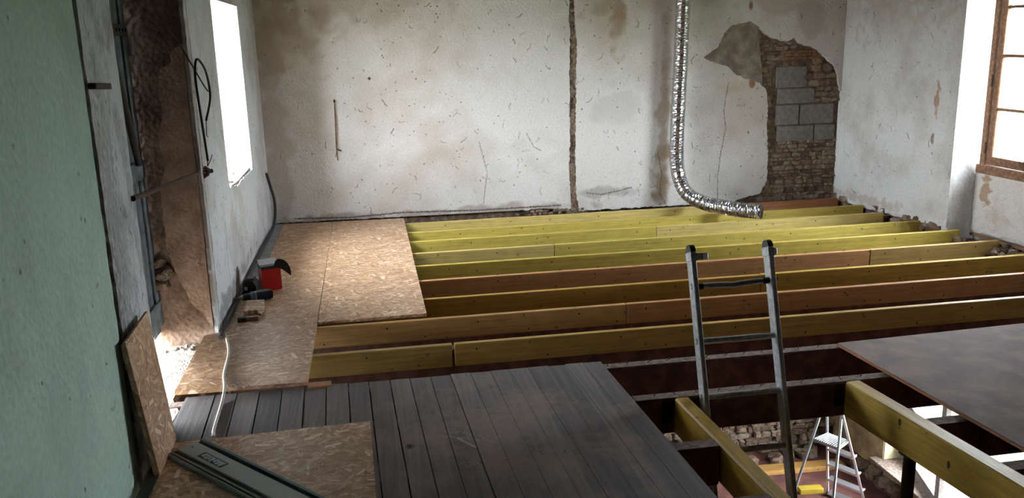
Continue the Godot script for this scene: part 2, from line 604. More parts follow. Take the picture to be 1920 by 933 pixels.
func make_materials():
	make_wood()
	M.osb = osb_material()
	M.planks = plank_material()
	M.back = plaster(1400, 700, Vector2(5.62, 2.8), Color(0.80, 0.79, 0.765), Color(0.60, 0.545, 0.475), 101, 800, 420, [
		[3.21, 1.66, 0.16, 0.22, Color(0.52, 0.42, 0.31), 0.55], [3.12, 1.85, 0.22, 0.12, Color(0.56, 0.47, 0.36), 0.5],
		[3.70, 0.55, 0.07, 0.85, Color(0.53, 0.45, 0.36), 0.55], [3.68, 0.35, 0.12, 0.22, Color(0.50, 0.41, 0.32), 0.5], [3.72, 1.45, 0.06, 0.5, Color(0.56, 0.49, 0.41), 0.4],
		[4.58, 1.13, 0.035, 0.045, Color(0.45, 0.31, 0.18), 0.9], [4.58, 0.905, 0.022, 0.035, Color(0.45, 0.31, 0.18), 0.9], [4.56, 0.676, 0.014, 0.022, Color(0.42, 0.3, 0.2), 0.9],
		[4.54, 1.86, 0.025, 0.045, Color(0.47, 0.35, 0.24), 0.8], [4.40, 1.10, 0.22, 0.10, Color(0.66, 0.57, 0.45), 0.5],
		[0.15, 1.8, 0.4, 0.35, Color(0.60, 0.52, 0.43), 0.4], [0.08, 0.9, 0.14, 0.8, Color(0.62, 0.55, 0.48), 0.4], [0.9, 1.95, 0.8, 0.22, Color(0.60, 0.53, 0.45), 0.4],
		[3.10, 0.15, 0.34, 0.05, Color(0.55, 0.53, 0.51), 0.6], [3.3, 0.95, 0.22, 0.12, Color(0.66, 0.65, 0.635), 0.3], [0.96, 1.298, 0.018, 0.018, Color(0.2, 0.17, 0.15), 1.0],
		[1.7, 0.04, 1.3, 0.05, Color(0.52, 0.46, 0.40), 0.55], [5.0, 2.1, 0.5, 0.45, Color(0.62, 0.57, 0.5), 0.4]],
		[[[Vector2(4.343, 1.15), Vector2(4.303, 0.9), Vector2(4.33, 0.72), Vector2(4.29, 0.5), Vector2(4.263, 0.257), Vector2(4.27, 0.0)], Color(0.4, 0.36, 0.32), 0.8],
		[[Vector2(2.95, 0.16), Vector2(3.1, 0.135), Vector2(3.3, 0.17), Vector2(3.4, 0.19)], Color(0.35, 0.32, 0.3), 1.0],
		[[Vector2(3.66, 0.5), Vector2(3.7, 0.3), Vector2(3.68, 0.12), Vector2(3.75, 0.0)], Color(0.42, 0.36, 0.3), 0.8],
		[[Vector2(3.84, 2.0), Vector2(3.85, 1.2), Vector2(3.82, 0.7)], Color(0.45, 0.42, 0.4), 0.6],
		[[Vector2(2.38, 0.75), Vector2(2.45, 0.62), Vector2(2.52, 0.58)], Color(0.45, 0.42, 0.4), 0.8],
		[[Vector2(1.95, 0.1), Vector2(2.0, 0.4), Vector2(1.93, 0.7)], Color(0.55, 0.52, 0.5), 0.8],
		[[Vector2(0.2, 0.055), Vector2(0.7, 0.04), Vector2(1.2, 0.06), Vector2(1.9, 0.045), Vector2(2.7, 0.05)], Color(0.36, 0.32, 0.29), 1.3]], 0.55)
	M.left = plaster(800, 700, Vector2(3.2, 2.8), Color(0.78, 0.80, 0.81), Color(0.55, 0.52, 0.50), 202, 600, 500, [
		[0.06, 1.0, 0.07, 1.2, Color(0.55, 0.5, 0.46), 0.5], [3.0, 1.4, 0.2, 1.0, Color(0.62, 0.55, 0.48), 0.4], [0.9, 0.1, 1.0, 0.07, Color(0.4, 0.37, 0.35), 0.55]],
		[[[Vector2(0.10, 0.0), Vector2(0.12, 0.5), Vector2(0.09, 0.9), Vector2(0.13, 1.5), Vector2(0.10, 2.4)], Color(0.36, 0.33, 0.31), 1.4],
		[[Vector2(0.62, 0.05), Vector2(0.58, 0.3), Vector2(0.62, 0.55)], Color(0.4, 0.38, 0.37), 1.0]], 0.5)
	M.right = plaster(512, 700, Vector2(1.75, 2.8), Color(0.79, 0.79, 0.775), Color(0.61, 0.58, 0.54), 303, 160, 60, [
		[1.42, 1.05, 0.03, 0.12, Color(0.62, 0.47, 0.37), 0.8], [1.40, 0.72, 0.02, 0.05, Color(0.45, 0.38, 0.32), 0.8], [0.5, 0.05, 0.5, 0.05, Color(0.62, 0.55, 0.47), 0.5], [0.8, 2.0, 0.8, 0.4, Color(0.64, 0.60, 0.55), 0.4]], [], 0.5)
	M.allege = plaster(512, 300, Vector2(1.5, 0.7), Color(0.80, 0.78, 0.75), Color(0.62, 0.56, 0.5), 313, 80, 30, [
		[0.14, 0.33, 0.05, 0.12, Color(0.58, 0.44, 0.33), 0.7]], [], 0.5)
	M.green = plaster(700, 512, Vector2(3.4, 2.8), Color(0.70, 0.80, 0.74), Color(0.61, 0.70, 0.65), 404, 160, 60, [], [], 0.7)
	M.strip = plaster(256, 700, Vector2(0.6, 2.8), Color(0.74, 0.76, 0.77), Color(0.46, 0.45, 0.44), 505, 160, 160, [
		[0.2, 0.9, 0.12, 0.5, Color(0.45, 0.44, 0.43), 0.45], [0.12, 0.6, 0.06, 0.3, Color(0.38, 0.37, 0.36), 0.5]], [], 0.7)
	M.white = mottled(Color(0.80, 0.80, 0.79), Color(0.70, 0.69, 0.67), 0.8, 51, 0.9, 0.5)
	M.earth = mottled(Color(0.56, 0.475, 0.405), Color(0.38, 0.30, 0.24), 0.8, 61, 0.95, 1.6, 0.012, 1.5)
	M.mortar = mottled(Color(0.50, 0.42, 0.34), Color(0.31, 0.25, 0.20), 2.2, 62, 0.95, 2.0)
	M.render = mottled(Color(0.58, 0.54, 0.485), Color(0.44, 0.395, 0.345), 1.4, 63, 0.95, 1.2)
	M.block = mottled(Color(0.50, 0.49, 0.455), Color(0.42, 0.41, 0.38), 3.0, 64, 0.95, 0.6)
	M.brick = mottled(Color(0.56, 0.43, 0.33), Color(0.42, 0.29, 0.21), 4.0, 65, 0.95, 0.8)
	M.stones = [mottled(Color(0.56, 0.475, 0.39), Color(0.40, 0.325, 0.26), 4.0, 66, 0.95, 0.9), mottled(Color(0.47, 0.385, 0.31), Color(0.31, 0.245, 0.20), 4.0, 67, 0.95, 0.9), mottled(Color(0.60, 0.54, 0.47), Color(0.43, 0.37, 0.31), 4.0, 68, 0.95, 0.9)]
	M.chase = mottled(Color(0.66, 0.60, 0.53), Color(0.47, 0.41, 0.35), 5.0, 69, 0.95, 0.9)
	M.reveal = mottled(Color(0.70, 0.60, 0.53), Color(0.58, 0.48, 0.41), 1.2, 70, 0.95, 1.0)
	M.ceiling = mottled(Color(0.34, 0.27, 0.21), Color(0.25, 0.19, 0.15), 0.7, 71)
	M.old = mottled(Color(0.52, 0.355, 0.29), Color(0.37, 0.245, 0.20), 1.6, 72, 0.8, 0.5)
	M.oldtop = mottled(Color(0.52, 0.45, 0.39), Color(0.36, 0.30, 0.26), 4.0, 73, 0.9, 0.5)
	M.dark = plain(Color(0.05, 0.05, 0.055), 0.5)
	M.iron = mottled(Color(0.20, 0.16, 0.14), Color(0.11, 0.09, 0.08), 8.0, 74, 0.7, 0.1)
	M.rust = mottled(Color(0.33, 0.22, 0.16), Color(0.20, 0.13, 0.10), 8.0, 75, 0.8, 0.2)
	M.nail = plain(Color(0.10, 0.085, 0.08), 0.6, 0.3)
	M.ply = mottled(Color(0.52, 0.45, 0.415), Color(0.43, 0.37, 0.34), 0.9, 76, 0.85, 0.1)
	M.plyedge = plain(Color(0.55, 0.36, 0.24), 0.8)
	M.alu = mottled(Color(0.80, 0.81, 0.82), Color(0.66, 0.67, 0.68), 5.0, 77, 0.42, 0.05)
	M.alu.metallic = 0.35
	M.alubright = plain(Color(0.86, 0.87, 0.89), 0.3, 0.9)
	M.foil = plain(Color(0.86, 0.86, 0.87), 0.24, 1.0)
	M.door = mottled(Color(0.40, 0.44, 0.45), Color(0.28, 0.31, 0.32), 1.5, 78, 0.8, 0.3)
	M.winwood = mottled(Color(0.56, 0.40, 0.29), Color(0.42, 0.29, 0.20), 5.0, 79, 0.7, 0.3)
	M.lowframe = mottled(Color(0.62, 0.60, 0.58), Color(0.50, 0.47, 0.45), 4.0, 80, 0.7, 0.2)
	var gl := StandardMaterial3D.new()
	gl.albedo_color = Color(0.95, 0.97, 1.0, 0.07)
	gl.transparency = BaseMaterial3D.TRANSPARENCY_ALPHA
	gl.roughness = 0.02
	M.glass = gl
	M.grey = mottled(Color(0.60, 0.61, 0.63), Color(0.50, 0.51, 0.53), 2.0, 81, 0.8, 0.1)
	M.stone = mottled(Color(0.74, 0.71, 0.66), Color(0.55, 0.51, 0.45), 2.2, 82, 0.9, 1.0)
	M.conduit = plain(Color(0.13, 0.13, 0.135), 0.5)
	M.cable = plain(Color(0.78, 0.76, 0.72), 0.5)
	M.wire = plain(Color(0.03, 0.03, 0.03), 0.8)
	M.red = plain(Color(0.62, 0.05, 0.05), 0.35)
	M.black = plain(Color(0.04, 0.04, 0.045), 0.45)
	M.paper = plain(Color(0.72, 0.73, 0.74), 0.6)
	M.blue = plain(Color(0.055, 0.10, 0.16), 0.4)
	M.bluegrey = plain(Color(0.30, 0.36, 0.43), 0.4)
	M.steel = plain(Color(0.62, 0.62, 0.63), 0.35, 0.9)
	M.railgrey = plain(Color(0.66, 0.68, 0.66), 0.55, 0.2)
	M.railgreen = plain(Color(0.30, 0.39, 0.38), 0.55)
	M.raildark = plain(Color(0.07, 0.095, 0.10), 0.6)
	M.label = plain(Color(0.10, 0.16, 0.20), 0.5)
	M.letters = plain(Color(0.78, 0.83, 0.84), 0.5)
	M.lowfloor = mottled(Color(0.50, 0.32, 0.28), Color(0.36, 0.22, 0.19), 0.8, 83, 0.9, 0.4)
	M.lowwall = mottled(Color(0.66, 0.58, 0.42), Color(0.50, 0.42, 0.30), 0.7, 84, 0.9, 0.5)
	M.lowcream = mottled(Color(0.84, 0.81, 0.66), Color(0.72, 0.68, 0.54), 1.5, 85, 0.9, 0.4)
	M.grass = mottled(Color(0.34, 0.44, 0.20), Color(0.22, 0.31, 0.13), 0.3, 86, 0.95, 0.0)
	M.paving = mottled(Color(0.74, 0.72, 0.68), Color(0.62, 0.60, 0.56), 0.5, 87, 0.95, 0.0)
	M.leaf = plain(Color(0.24, 0.42, 0.14), 0.6)
	M.leaf.backlight_enabled = true
	M.leaf.backlight = Color(0.2, 0.34, 0.1)

# ------------------------------------------------------------------ stones shared between rubble areas
var stone_meshes := []
func stone_mesh() -> ArrayMesh:
	if stone_meshes.is_empty():
		for k in 7:
			var b := MB.new()
			b.box(Vector3.ZERO, Vector3.ONE, 0.2, Basis.IDENTITY, Vector2.ZERO, Vector2.ONE, 0.13, rng)
			stone_meshes.append(b.done())
	return stone_meshes[rng.randi_range(0, stone_meshes.size() - 1)]

# rubble courses in the xy plane of parent, stones' middle at z
func rubble(parent: Node3D, called: String, rect: Rect2, z: float, size: Vector2, poly: PackedVector2Array, cover := 1.0, depth := 0.05):
	var y := rect.position.y
	while y < rect.end.y:
		var hh := size.y * rng.randf_range(0.7, 1.4)
		var x := rect.position.x - rng.randf() * size.x
		while x < rect.end.x:
			var ww := size.x * rng.randf_range(0.5, 1.5)
			var c := Vector2(x + ww * 0.5, y + hh * 0.5)
			if rng.randf() < cover and (poly.is_empty() or Geometry2D.is_point_in_polygon(c, poly)):
				var bs := Basis(Vector3.BACK, rng.randf_range(-0.12, 0.12)).scaled_local(Vector3(ww * 0.97, hh * 0.97, depth * rng.randf_range(0.7, 1.35)))
				part(parent, called, stone_mesh(), M.stones[rng.randi_range(0, 2)], Transform3D(bs, Vector3(c.x, c.y, z)))
			x += ww
		y += hh

# ------------------------------------------------------------------ walls
func build_shell():
	# back wall: local x along the wall, z into the room
	var ang := atan2(0.14, 5.55)
	var wb := struct("wall_back", "white plastered back wall with a vertical chase and a patch of bare masonry", Transform3D(Basis(Vector3.UP, -ang), Vector3(-0.9, 0, -8.0)))
	part(wb, "masonry", bxx(Vector3(-0.8, -2.9, -0.45), Vector3(6.6, 2.95, -0.04)), M.mortar)
	var chl := [Vector2(2.8, 2.8), Vector2(2.8, 1.941), Vector2(2.793, 1.753), Vector2(2.807, 1.658), Vector2(2.798, 1.323), Vector2(2.795, 0.981), Vector2(2.797, 0.682), Vector2(2.784, 0.378), Vector2(2.801, 0.012)]
	var left_poly := [Vector2(-0.02, 2.8)] + chl + [Vector2(2.55, 0.025), Vector2(2.3, 0.02), Vector2(1.2, 0.02), Vector2(-0.02, 0.02)]
	left_poly.reverse()
	var b := MB.new()
	b.prism(roughen(left_poly, 0.022, 0.0065, [1, 13]), 0.04, Transform3D.IDENTITY, Vector2(0, 0), Vector2(1 / 5.62, 1 / 2.8))
	part(wb, "plaster", b.done(), M.back)
	var patch := [Vector2(4.42, -0.017), Vector2(4.518, 0.021), Vector2(4.711, 0.065), Vector2(4.772, 0.179), Vector2(4.779, 0.391), Vector2(4.753, 0.705), Vector2(4.754, 0.91), Vector2(4.731, 1.064), Vector2(4.662, 1.142), Vector2(4.526, 1.181), Vector2(4.407, 1.235), Vector2(4.335, 1.302), Vector2(4.201, 1.34), Vector2(4.094, 1.393), Vector2(4.146, 1.431), Vector2(4.223, 1.478), Vector2(4.297, 1.623), Vector2(4.358, 1.68), Vector2(4.478, 1.706), Vector2(4.547, 1.714), Vector2(4.612, 1.674), Vector2(4.679, 1.604), Vector2(4.777, 1.552), Vector2(4.913, 1.519), Vector2(4.992, 1.557), Vector2(5.049, 1.496), Vector2(5.187, 1.462), Vector2(5.301, 1.374), Vector2(5.399, 1.296), Vector2(5.461, 1.193), Vector2(5.489, 1.039), Vector2(5.60, 1.02)]
	var chr := [Vector2(2.88, -0.015), Vector2(2.86, 0.117), Vector2(2.847, 0.477), Vector2(2.856, 0.979), Vector2(2.864, 1.321), Vector2(2.871, 1.561), Vector2(2.852, 1.752), Vector2(2.849, 1.94), Vector2(2.849, 2.8)]
	chr.reverse()
	var right_poly := chr + [Vector2(3.7, -0.012)] + patch + [Vector2(5.60, 2.8)]
	b = MB.new()
	b.prism(roughen(right_poly, 0.02, 0.006, [right_poly.size() - 1, right_poly.size() - 2]), 0.04, Transform3D.IDENTITY, Vector2(0, 0), Vector2(1 / 5.62, 1 / 2.8))
	part(wb, "plaster", b.done(), M.back)
	part(wb, "chase_fill", bxx(Vector3(2.76, -0.05, -0.05), Vector3(2.90, 2.8, -0.02)), M.chase)
	# bare masonry
	var hole := PackedVector2Array(patch + [Vector2(5.6, -0.05), Vector2(4.42, -0.05)])
	b = MB.new()
	b.prism(PackedVector2Array([Vector2(4.05, 1.38), Vector2(4.3, 1.66), Vector2(4.5, 1.74), Vector2(4.63, 1.69), Vector2(4.645, 1.5), Vector2(4.68, 1.3), Vector2(4.70, 1.08), Vector2(4.5, 1.15)]), 0.03, Transform3D(Basis.IDENTITY, Vector3(0, 0, -0.018)))
	part(wb, "old_render", b.done(), M.render)
	for q in [[4.84, 1.085, 5.15, 1.285], [4.86, 0.93, 5.24, 1.075], [4.85, 0.725, 5.09, 0.92], [5.10, 0.725, 5.45, 0.92], [4.87, 0.565, 5.25, 0.715], [5.26, 0.565, 5.47, 0.715]]:
		part(wb, "concrete_block", bx(Vector3(q[2] - q[0], q[3] - q[1], 0.10), 0.006), M.block, Transform3D(Basis.IDENTITY, Vector3((q[0] + q[2]) / 2, (q[1] + q[3]) / 2, -0.075 + rng.randf_range(-0.003, 0.003))))
	for row in 3:
		for k in 3:
			part(wb, "brick", bx(Vector3(0.125, 0.026, 0.06), 0.004), M.brick, Transform3D(Basis(Vector3.BACK, rng.randf_range(-0.03, 0.03)), Vector3(4.95 + k * 0.13 + (row % 2) * 0.04, 1.362 + row * 0.031, -0.045)))
	rubble(wb, "stone", Rect2(4.45, -0.03, 1.05, 0.58), -0.055, Vector2(0.085, 0.038), hole, 0.96, 0.055)
	rubble(wb, "stone", Rect2(5.20, 0.93, 0.30, 0.43), -0.055, Vector2(0.09, 0.06), hole, 0.95, 0.055)
	rubble(wb, "stone", Rect2(4.62, 0.58, 0.17, 1.0), -0.06, Vector2(0.07, 0.045), hole, 0.85, 0.05)
	rubble(wb, "stone", Rect2(4.70, 1.31, 0.22, 0.25), -0.06, Vector2(0.08, 0.04), hole, 0.8, 0.05)
	rubble(wb, "stone", Rect2(4.9, 1.45, 0.35, 0.10), -0.06, Vector2(0.08, 0.035), hole, 0.85, 0.05)
	rubble(wb, "stone", Rect2(2.79, 0.0, 0.06, 2.1), -0.026, Vector2(0.05, 0.045), PackedVector2Array(), 0.6, 0.03)
	rubble(wb, "stone", Rect2(2.3, -0.04, 0.62, 0.045), -0.03, Vector2(0.05, 0.03), PackedVector2Array(), 0.8, 0.05)
	# thin rusty cord hung on two nails
	var cord := thing("cord", "thin rusty cord hanging down the white back wall between two nails", "cord", wb.transform * Vector3(0.64, 1.106, 0.012))
	part(cord, "strand", tb([Vector3(0, 0, 0), Vector3(-0.006, -0.2, 0.002), Vector3(-0.014, -0.43, 0), Vector3(-0.008, -0.53, 0.0)], 0.0045, 6), M.brick)
	part(cord, "strand", tb([Vector3(0, 0, 0), Vector3(0.004, -0.2, 0.006), Vector3(-0.008, -0.43, 0.004), Vector3(-0.024, -0.50, 0.0)], 0.0035, 6), M.brick)
	part(cord, "nail", tb([Vector3(0, 0.01, -0.014), Vector3(0.0, 0.0, 0.03)], 0.009, 8), M.nail)
	part(cord, "nail", tb([Vector3(-0.012, -0.43, -0.014), Vector3(0.03, -0.442, 0.02)], 0.006, 6), M.nail)

	# left wall, far stretch: local x = -z of the world, z into the room
	var wl := struct("wall_left", "bluish white flaking left wall with a deep window slit", Transform3D(Basis(Vector3.UP, PI / 2), Vector3(-0.9, 0, 0)))
	for q in [[7.0, 8.5, -0.25, 2.9], [5.8, 7.0, -0.25, 0.655], [5.8, 7.0, 1.9, 2.9], [4.89, 5.8, -0.25, 2.9], [3.73, 4.89, 2.12, 2.9], [-3.0, 3.73, -0.25, 2.9], [3.73, 4.89, -0.25, -0.09], [-3.0, 8.5, -2.9, -0.25]]:
		var front: float = -0.02 if q[0] > 4.0 else -0.08
		if q[0] == 3.73: front = -0.06
		part(wl, "masonry", bxx(Vector3(q[0], q[2], -0.6), Vector3(q[1], q[3], front)), M.white if q[0] > 5.7 and q[2] > -0.3 else M.earth)
	var U := [Vector2(4.885, -0.06), Vector2(8.0, -0.06), Vector2(8.0, 2.8), Vector2(7.0, 2.8), Vector2(7.0, 0.665), Vector2(6.85, 0.66), Vector2(6.3, 0.675), Vector2(6.12, 0.66), Vector2(5.93, 0.715), Vector2(5.83, 0.70), Vector2(5.79, 0.75), Vector2(5.8, 2.8), Vector2(4.90, 2.8), Vector2(4.895, 1.9), Vector2(4.885, 1.2), Vector2(4.895, 0.7), Vector2(4.88, 0.3)]
	b = MB.new()
	b.prism(roughen(U, 0.03, 0.008, [0, 1, 2, 3, 10, 11]), 0.02, Transform3D.IDENTITY, Vector2(4.85, 0), Vector2(1 / 3.2, 1 / 2.8))
	b.prism(PackedVector2Array([Vector2(5.8, 1.9), Vector2(7.0, 1.9), Vector2(7.0, 2.8), Vector2(5.8, 2.8)]), 0.02, Transform3D.IDENTITY, Vector2(4.85, 0), Vector2(1 / 3.2, 1 / 2.8))
	part(wl, "plaster", b.done(), M.left)
	# near stretch
	b = MB.new()
	b.prism(roughen([Vector2(3.315, -0.06), Vector2(3.735, -0.06), Vector2(3.735, 1.0), Vector2(3.73, 2.8), Vector2(3.315, 2.8)], 0.04, 0.006, [0, 3]), 0.02, Transform3D(Basis.IDENTITY, Vector3(0, 0, -0.062)), Vector2(3.2, 0), Vector2(1 / 0.6, 1 / 2.8))
	part(wl, "groove_fill", bxx(Vector3(3.2, -0.06, -0.09), Vector3(3.36, 2.8, -0.076)), M.stones[1])
	part(wl, "white_plaster", b.done(), M.strip)
	b = MB.new()
	b.prism(roughen([Vector2(-0.1, -0.06), Vector2(3.245, -0.06), Vector2(3.25, 2.8), Vector2(-0.1, 2.8)], 0.05, 0.005, [0, 2, 3]), 0.025, Transform3D(Basis.IDENTITY, Vector3(0, 0, -0.055)), Vector2(-0.1, 0), Vector2(1 / 3.4, 1 / 2.8))
	part(wl, "green_plaster", b.done(), M.green)
	part(wl, "plaster", bxx(Vector3(-3.0, -0.06, -0.08), Vector3(-0.1, 2.8, -0.055)), M.green)
	# window slit: sill and outer frame
	var w1 := struct("window_1", "deep narrow window slit in the left wall with a broken sill", Transform3D(Basis.IDENTITY, Vector3(-0.9, 0, 0)))
	part(w1, "sill", sheet([Vector2(-0.42, -5.83), Vector2(-0.03, -5.95), Vector2(-0.012, -6.3), Vector2(-0.015, -6.98), Vector2(-0.42, -6.98)], 0.685, 0.05), M.stone)
	for q in [[-7.0, -6.94], [-5.86, -5.8], [-6.43, -6.37]]:
		part(w1, "stile", bxx(Vector3(-0.5, 0.66, q[0]), Vector3(-0.44, 1.9, q[1]), 0.004), M.lowframe)
	for q in [[0.66, 0.73], [1.84, 1.9]]:
		part(w1, "rail", bxx(Vector3(-0.495, q[0], -6.94), Vector3(-0.445, q[1], -5.86), 0.004), M.lowframe)
	for k in 6:
		part(w1, "plaster_crumb", stone_mesh(), M.stone, Transform3D(Basis(Vector3.UP, rng.randf() * 3).scaled_local(Vector3(0.05, 0.02, 0.035)), Vector3(-0.05 - rng.randf() * 0.12, 0.693, -5.98 - rng.randf() * 0.7)))

	# right wall, far stretch: local x towards the camera, z into the room
	var ra := atan2(0.07, 1.66)
	var wr := struct("wall_right", "white plastered right wall beside the window niche", Transform3D(Basis(Vector3.UP, -PI / 2 + ra), Vector3(4.60, 0, -7.91)))
	part(wr, "masonry", bxx(Vector3(-0.4, -0.25, -0.42), Vector3(1.655, 2.9, -0.03)), M.white)
	b = MB.new()
	b.prism(roughen([Vector2(0.0, -0.035), Vector2(0.8, -0.03), Vector2(1.665, 0.005), Vector2(1.665, 2.8), Vector2(0.0, 2.8)], 0.03, 0.006, [2, 3, 4]), 0.03, Transform3D.IDENTITY, Vector2.ZERO, Vector2(1 / 1.75, 1 / 2.8))
	part(wr, "plaster", b.done(), M.right)
	rubble(wr, "brick", Rect2(0.0, -0.2, 1.68, 0.17), -0.03, Vector2(0.16, 0.06), PackedVector2Array(), 0.95, 0.06)
	var wn := struct("wall_niche", "white parapet wall under the right window", Transform3D(Basis(Vector3.UP, -PI / 2), Vector3(4.905, 0, -6.26)))
	b = MB.new()
	b.prism(roughen([Vector2(0, -0.03), Vector2(0.5, -0.02), Vector2(1.16, -0.02), Vector2(1.16, 0.47), Vector2(0, 0.47)], 0.03, 0.006, [2, 3, 4]), 0.03, Transform3D.IDENTITY, Vector2.ZERO, Vector2(1 / 1.5, 1 / 0.7))
	part(wn, "plaster", b.done(), M.allege)
	part(wn, "masonry", bxx(Vector3(0, -0.25, -0.13), Vector3(1.2, 0.46, -0.03)), M.white)
	part(wn, "lintel", bxx(Vector3(0, 2.15, -0.13), Vector3(1.2, 2.9, 0.23)), M.white)
	part(wn, "masonry", bxx(Vector3(1.16, -0.25, -0.13), Vector3(9.2, 2.9, 0.2)), M.white)
	casement_window("window_2", "brown wooden casement window with peeling paint in the right wall", 0.0)
	# ceiling and the wall behind the camera
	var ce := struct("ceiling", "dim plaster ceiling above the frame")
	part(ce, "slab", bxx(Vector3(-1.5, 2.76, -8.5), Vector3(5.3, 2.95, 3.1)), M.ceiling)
	var wf := struct("wall_front", "plain plaster wall behind the viewer")
	part(wf, "masonry", bxx(Vector3(-1.5, -2.9, 2.6), Vector3(5.3, 2.9, 3.0)), M.earth)

func casement_window(called: String, label: String, dz: float):
	var z1 := -5.1
	var w2 := struct(called, label, Transform3D(Basis.IDENTITY, Vector3(4.90, 0, dz)))
	part(w2, "frame_sill", bxx(Vector3(-0.012, 0.455, -6.25), Vector3(0.07, 0.525, z1), 0.006), M.winwood)
	part(w2, "frame_head", bxx(Vector3(0.0, 2.09, -6.24), Vector3(0.07, 2.16, z1), 0.006), M.winwood)
	for q in [[-6.225, -6.165], [z1 - 0.06, z1]]:
		part(w2, "frame_post", bxx(Vector3(-0.004, 0.5, q[0]), Vector3(0.07, 2.12, q[1]), 0.006), M.winwood)
	for q in [[-6.16, -5.695], [-5.69, -5.165]]:
		var cs := part(w2, "casement", bxx(Vector3(0.004, 0.53, q[0]), Vector3(0.05, 2.09, q[0] + 0.065), 0.006), M.winwood)
		part(cs, "stile", bxx(Vector3(0.004, 0.53, q[1] - 0.065), Vector3(0.05, 2.09, q[1]), 0.006), M.winwood)
		for y in [[0.53, 0.60], [2.03, 2.09]]:
			part(cs, "rail", bxx(Vector3(0.008, y[0], q[0] + 0.065), Vector3(0.046, y[1], q[1] - 0.065), 0.004), M.winwood)
		for y in [0.975, 1.385, 1.75]:
			part(cs, "muntin", bxx(Vector3(0.01, y - 0.012, q[0] + 0.065), Vector3(0.042, y + 0.012, q[1] - 0.065), 0.004), M.winwood)
		var yy := [0.60, 0.975, 1.385, 1.75, 2.03]
		for k in 4:
			part(cs, "pane", bxx(Vector3(0.024, yy[k] + 0.01, q[0] + 0.065), Vector3(0.028, yy[k + 1] - 0.01, q[1] - 0.065)), M.glass)
	for y in [0.62, 1.15, 1.8]:
		part(w2, "hinge", tb([Vector3(-0.008, y, -6.163), Vector3(-0.008, y + 0.09, -6.163)], 0.008, 8), M.rust)
	part(w2, "latch", bxx(Vector3(-0.01, 0.96, -5.745), Vector3(0.004, 1.0, -5.70), 0.003), M.iron)

# ------------------------------------------------------------------ new joists on the old beams
const JZ := [-7.76, -7.375, -7.0, -6.595, -6.2, -5.785, -5.345, -4.925, -4.46]
const ORD := ["first", "second", "third", "fourth", "fifth", "sixth", "seventh", "eighth", "ninth"]
func timber(a: Vector3, b: Vector3, h: float, t: float, mat: Material, called: String, label: String, category: String, group := "", bev := 0.003) -> MeshInstance3D:
	# a, b: ends of the top middle line
	var L := a.distance_to(b)
	var x := (b - a).normalized()
	var z := x.cross(Vector3.UP).normalized()
	var bs := Basis(x, z.cross(x).normalized(), z)
	var mb := MB.new()
	mb.box(Vector3.ZERO, Vector3(L, h, t), bev, Basis.IDENTITY, Vector2(rng.randf(), rng.randf()))
	return single(called, label, category, mb.done(), mat, Transform3D(bs, (a + b) * 0.5 - Vector3(0, h * 0.5, 0)), group)

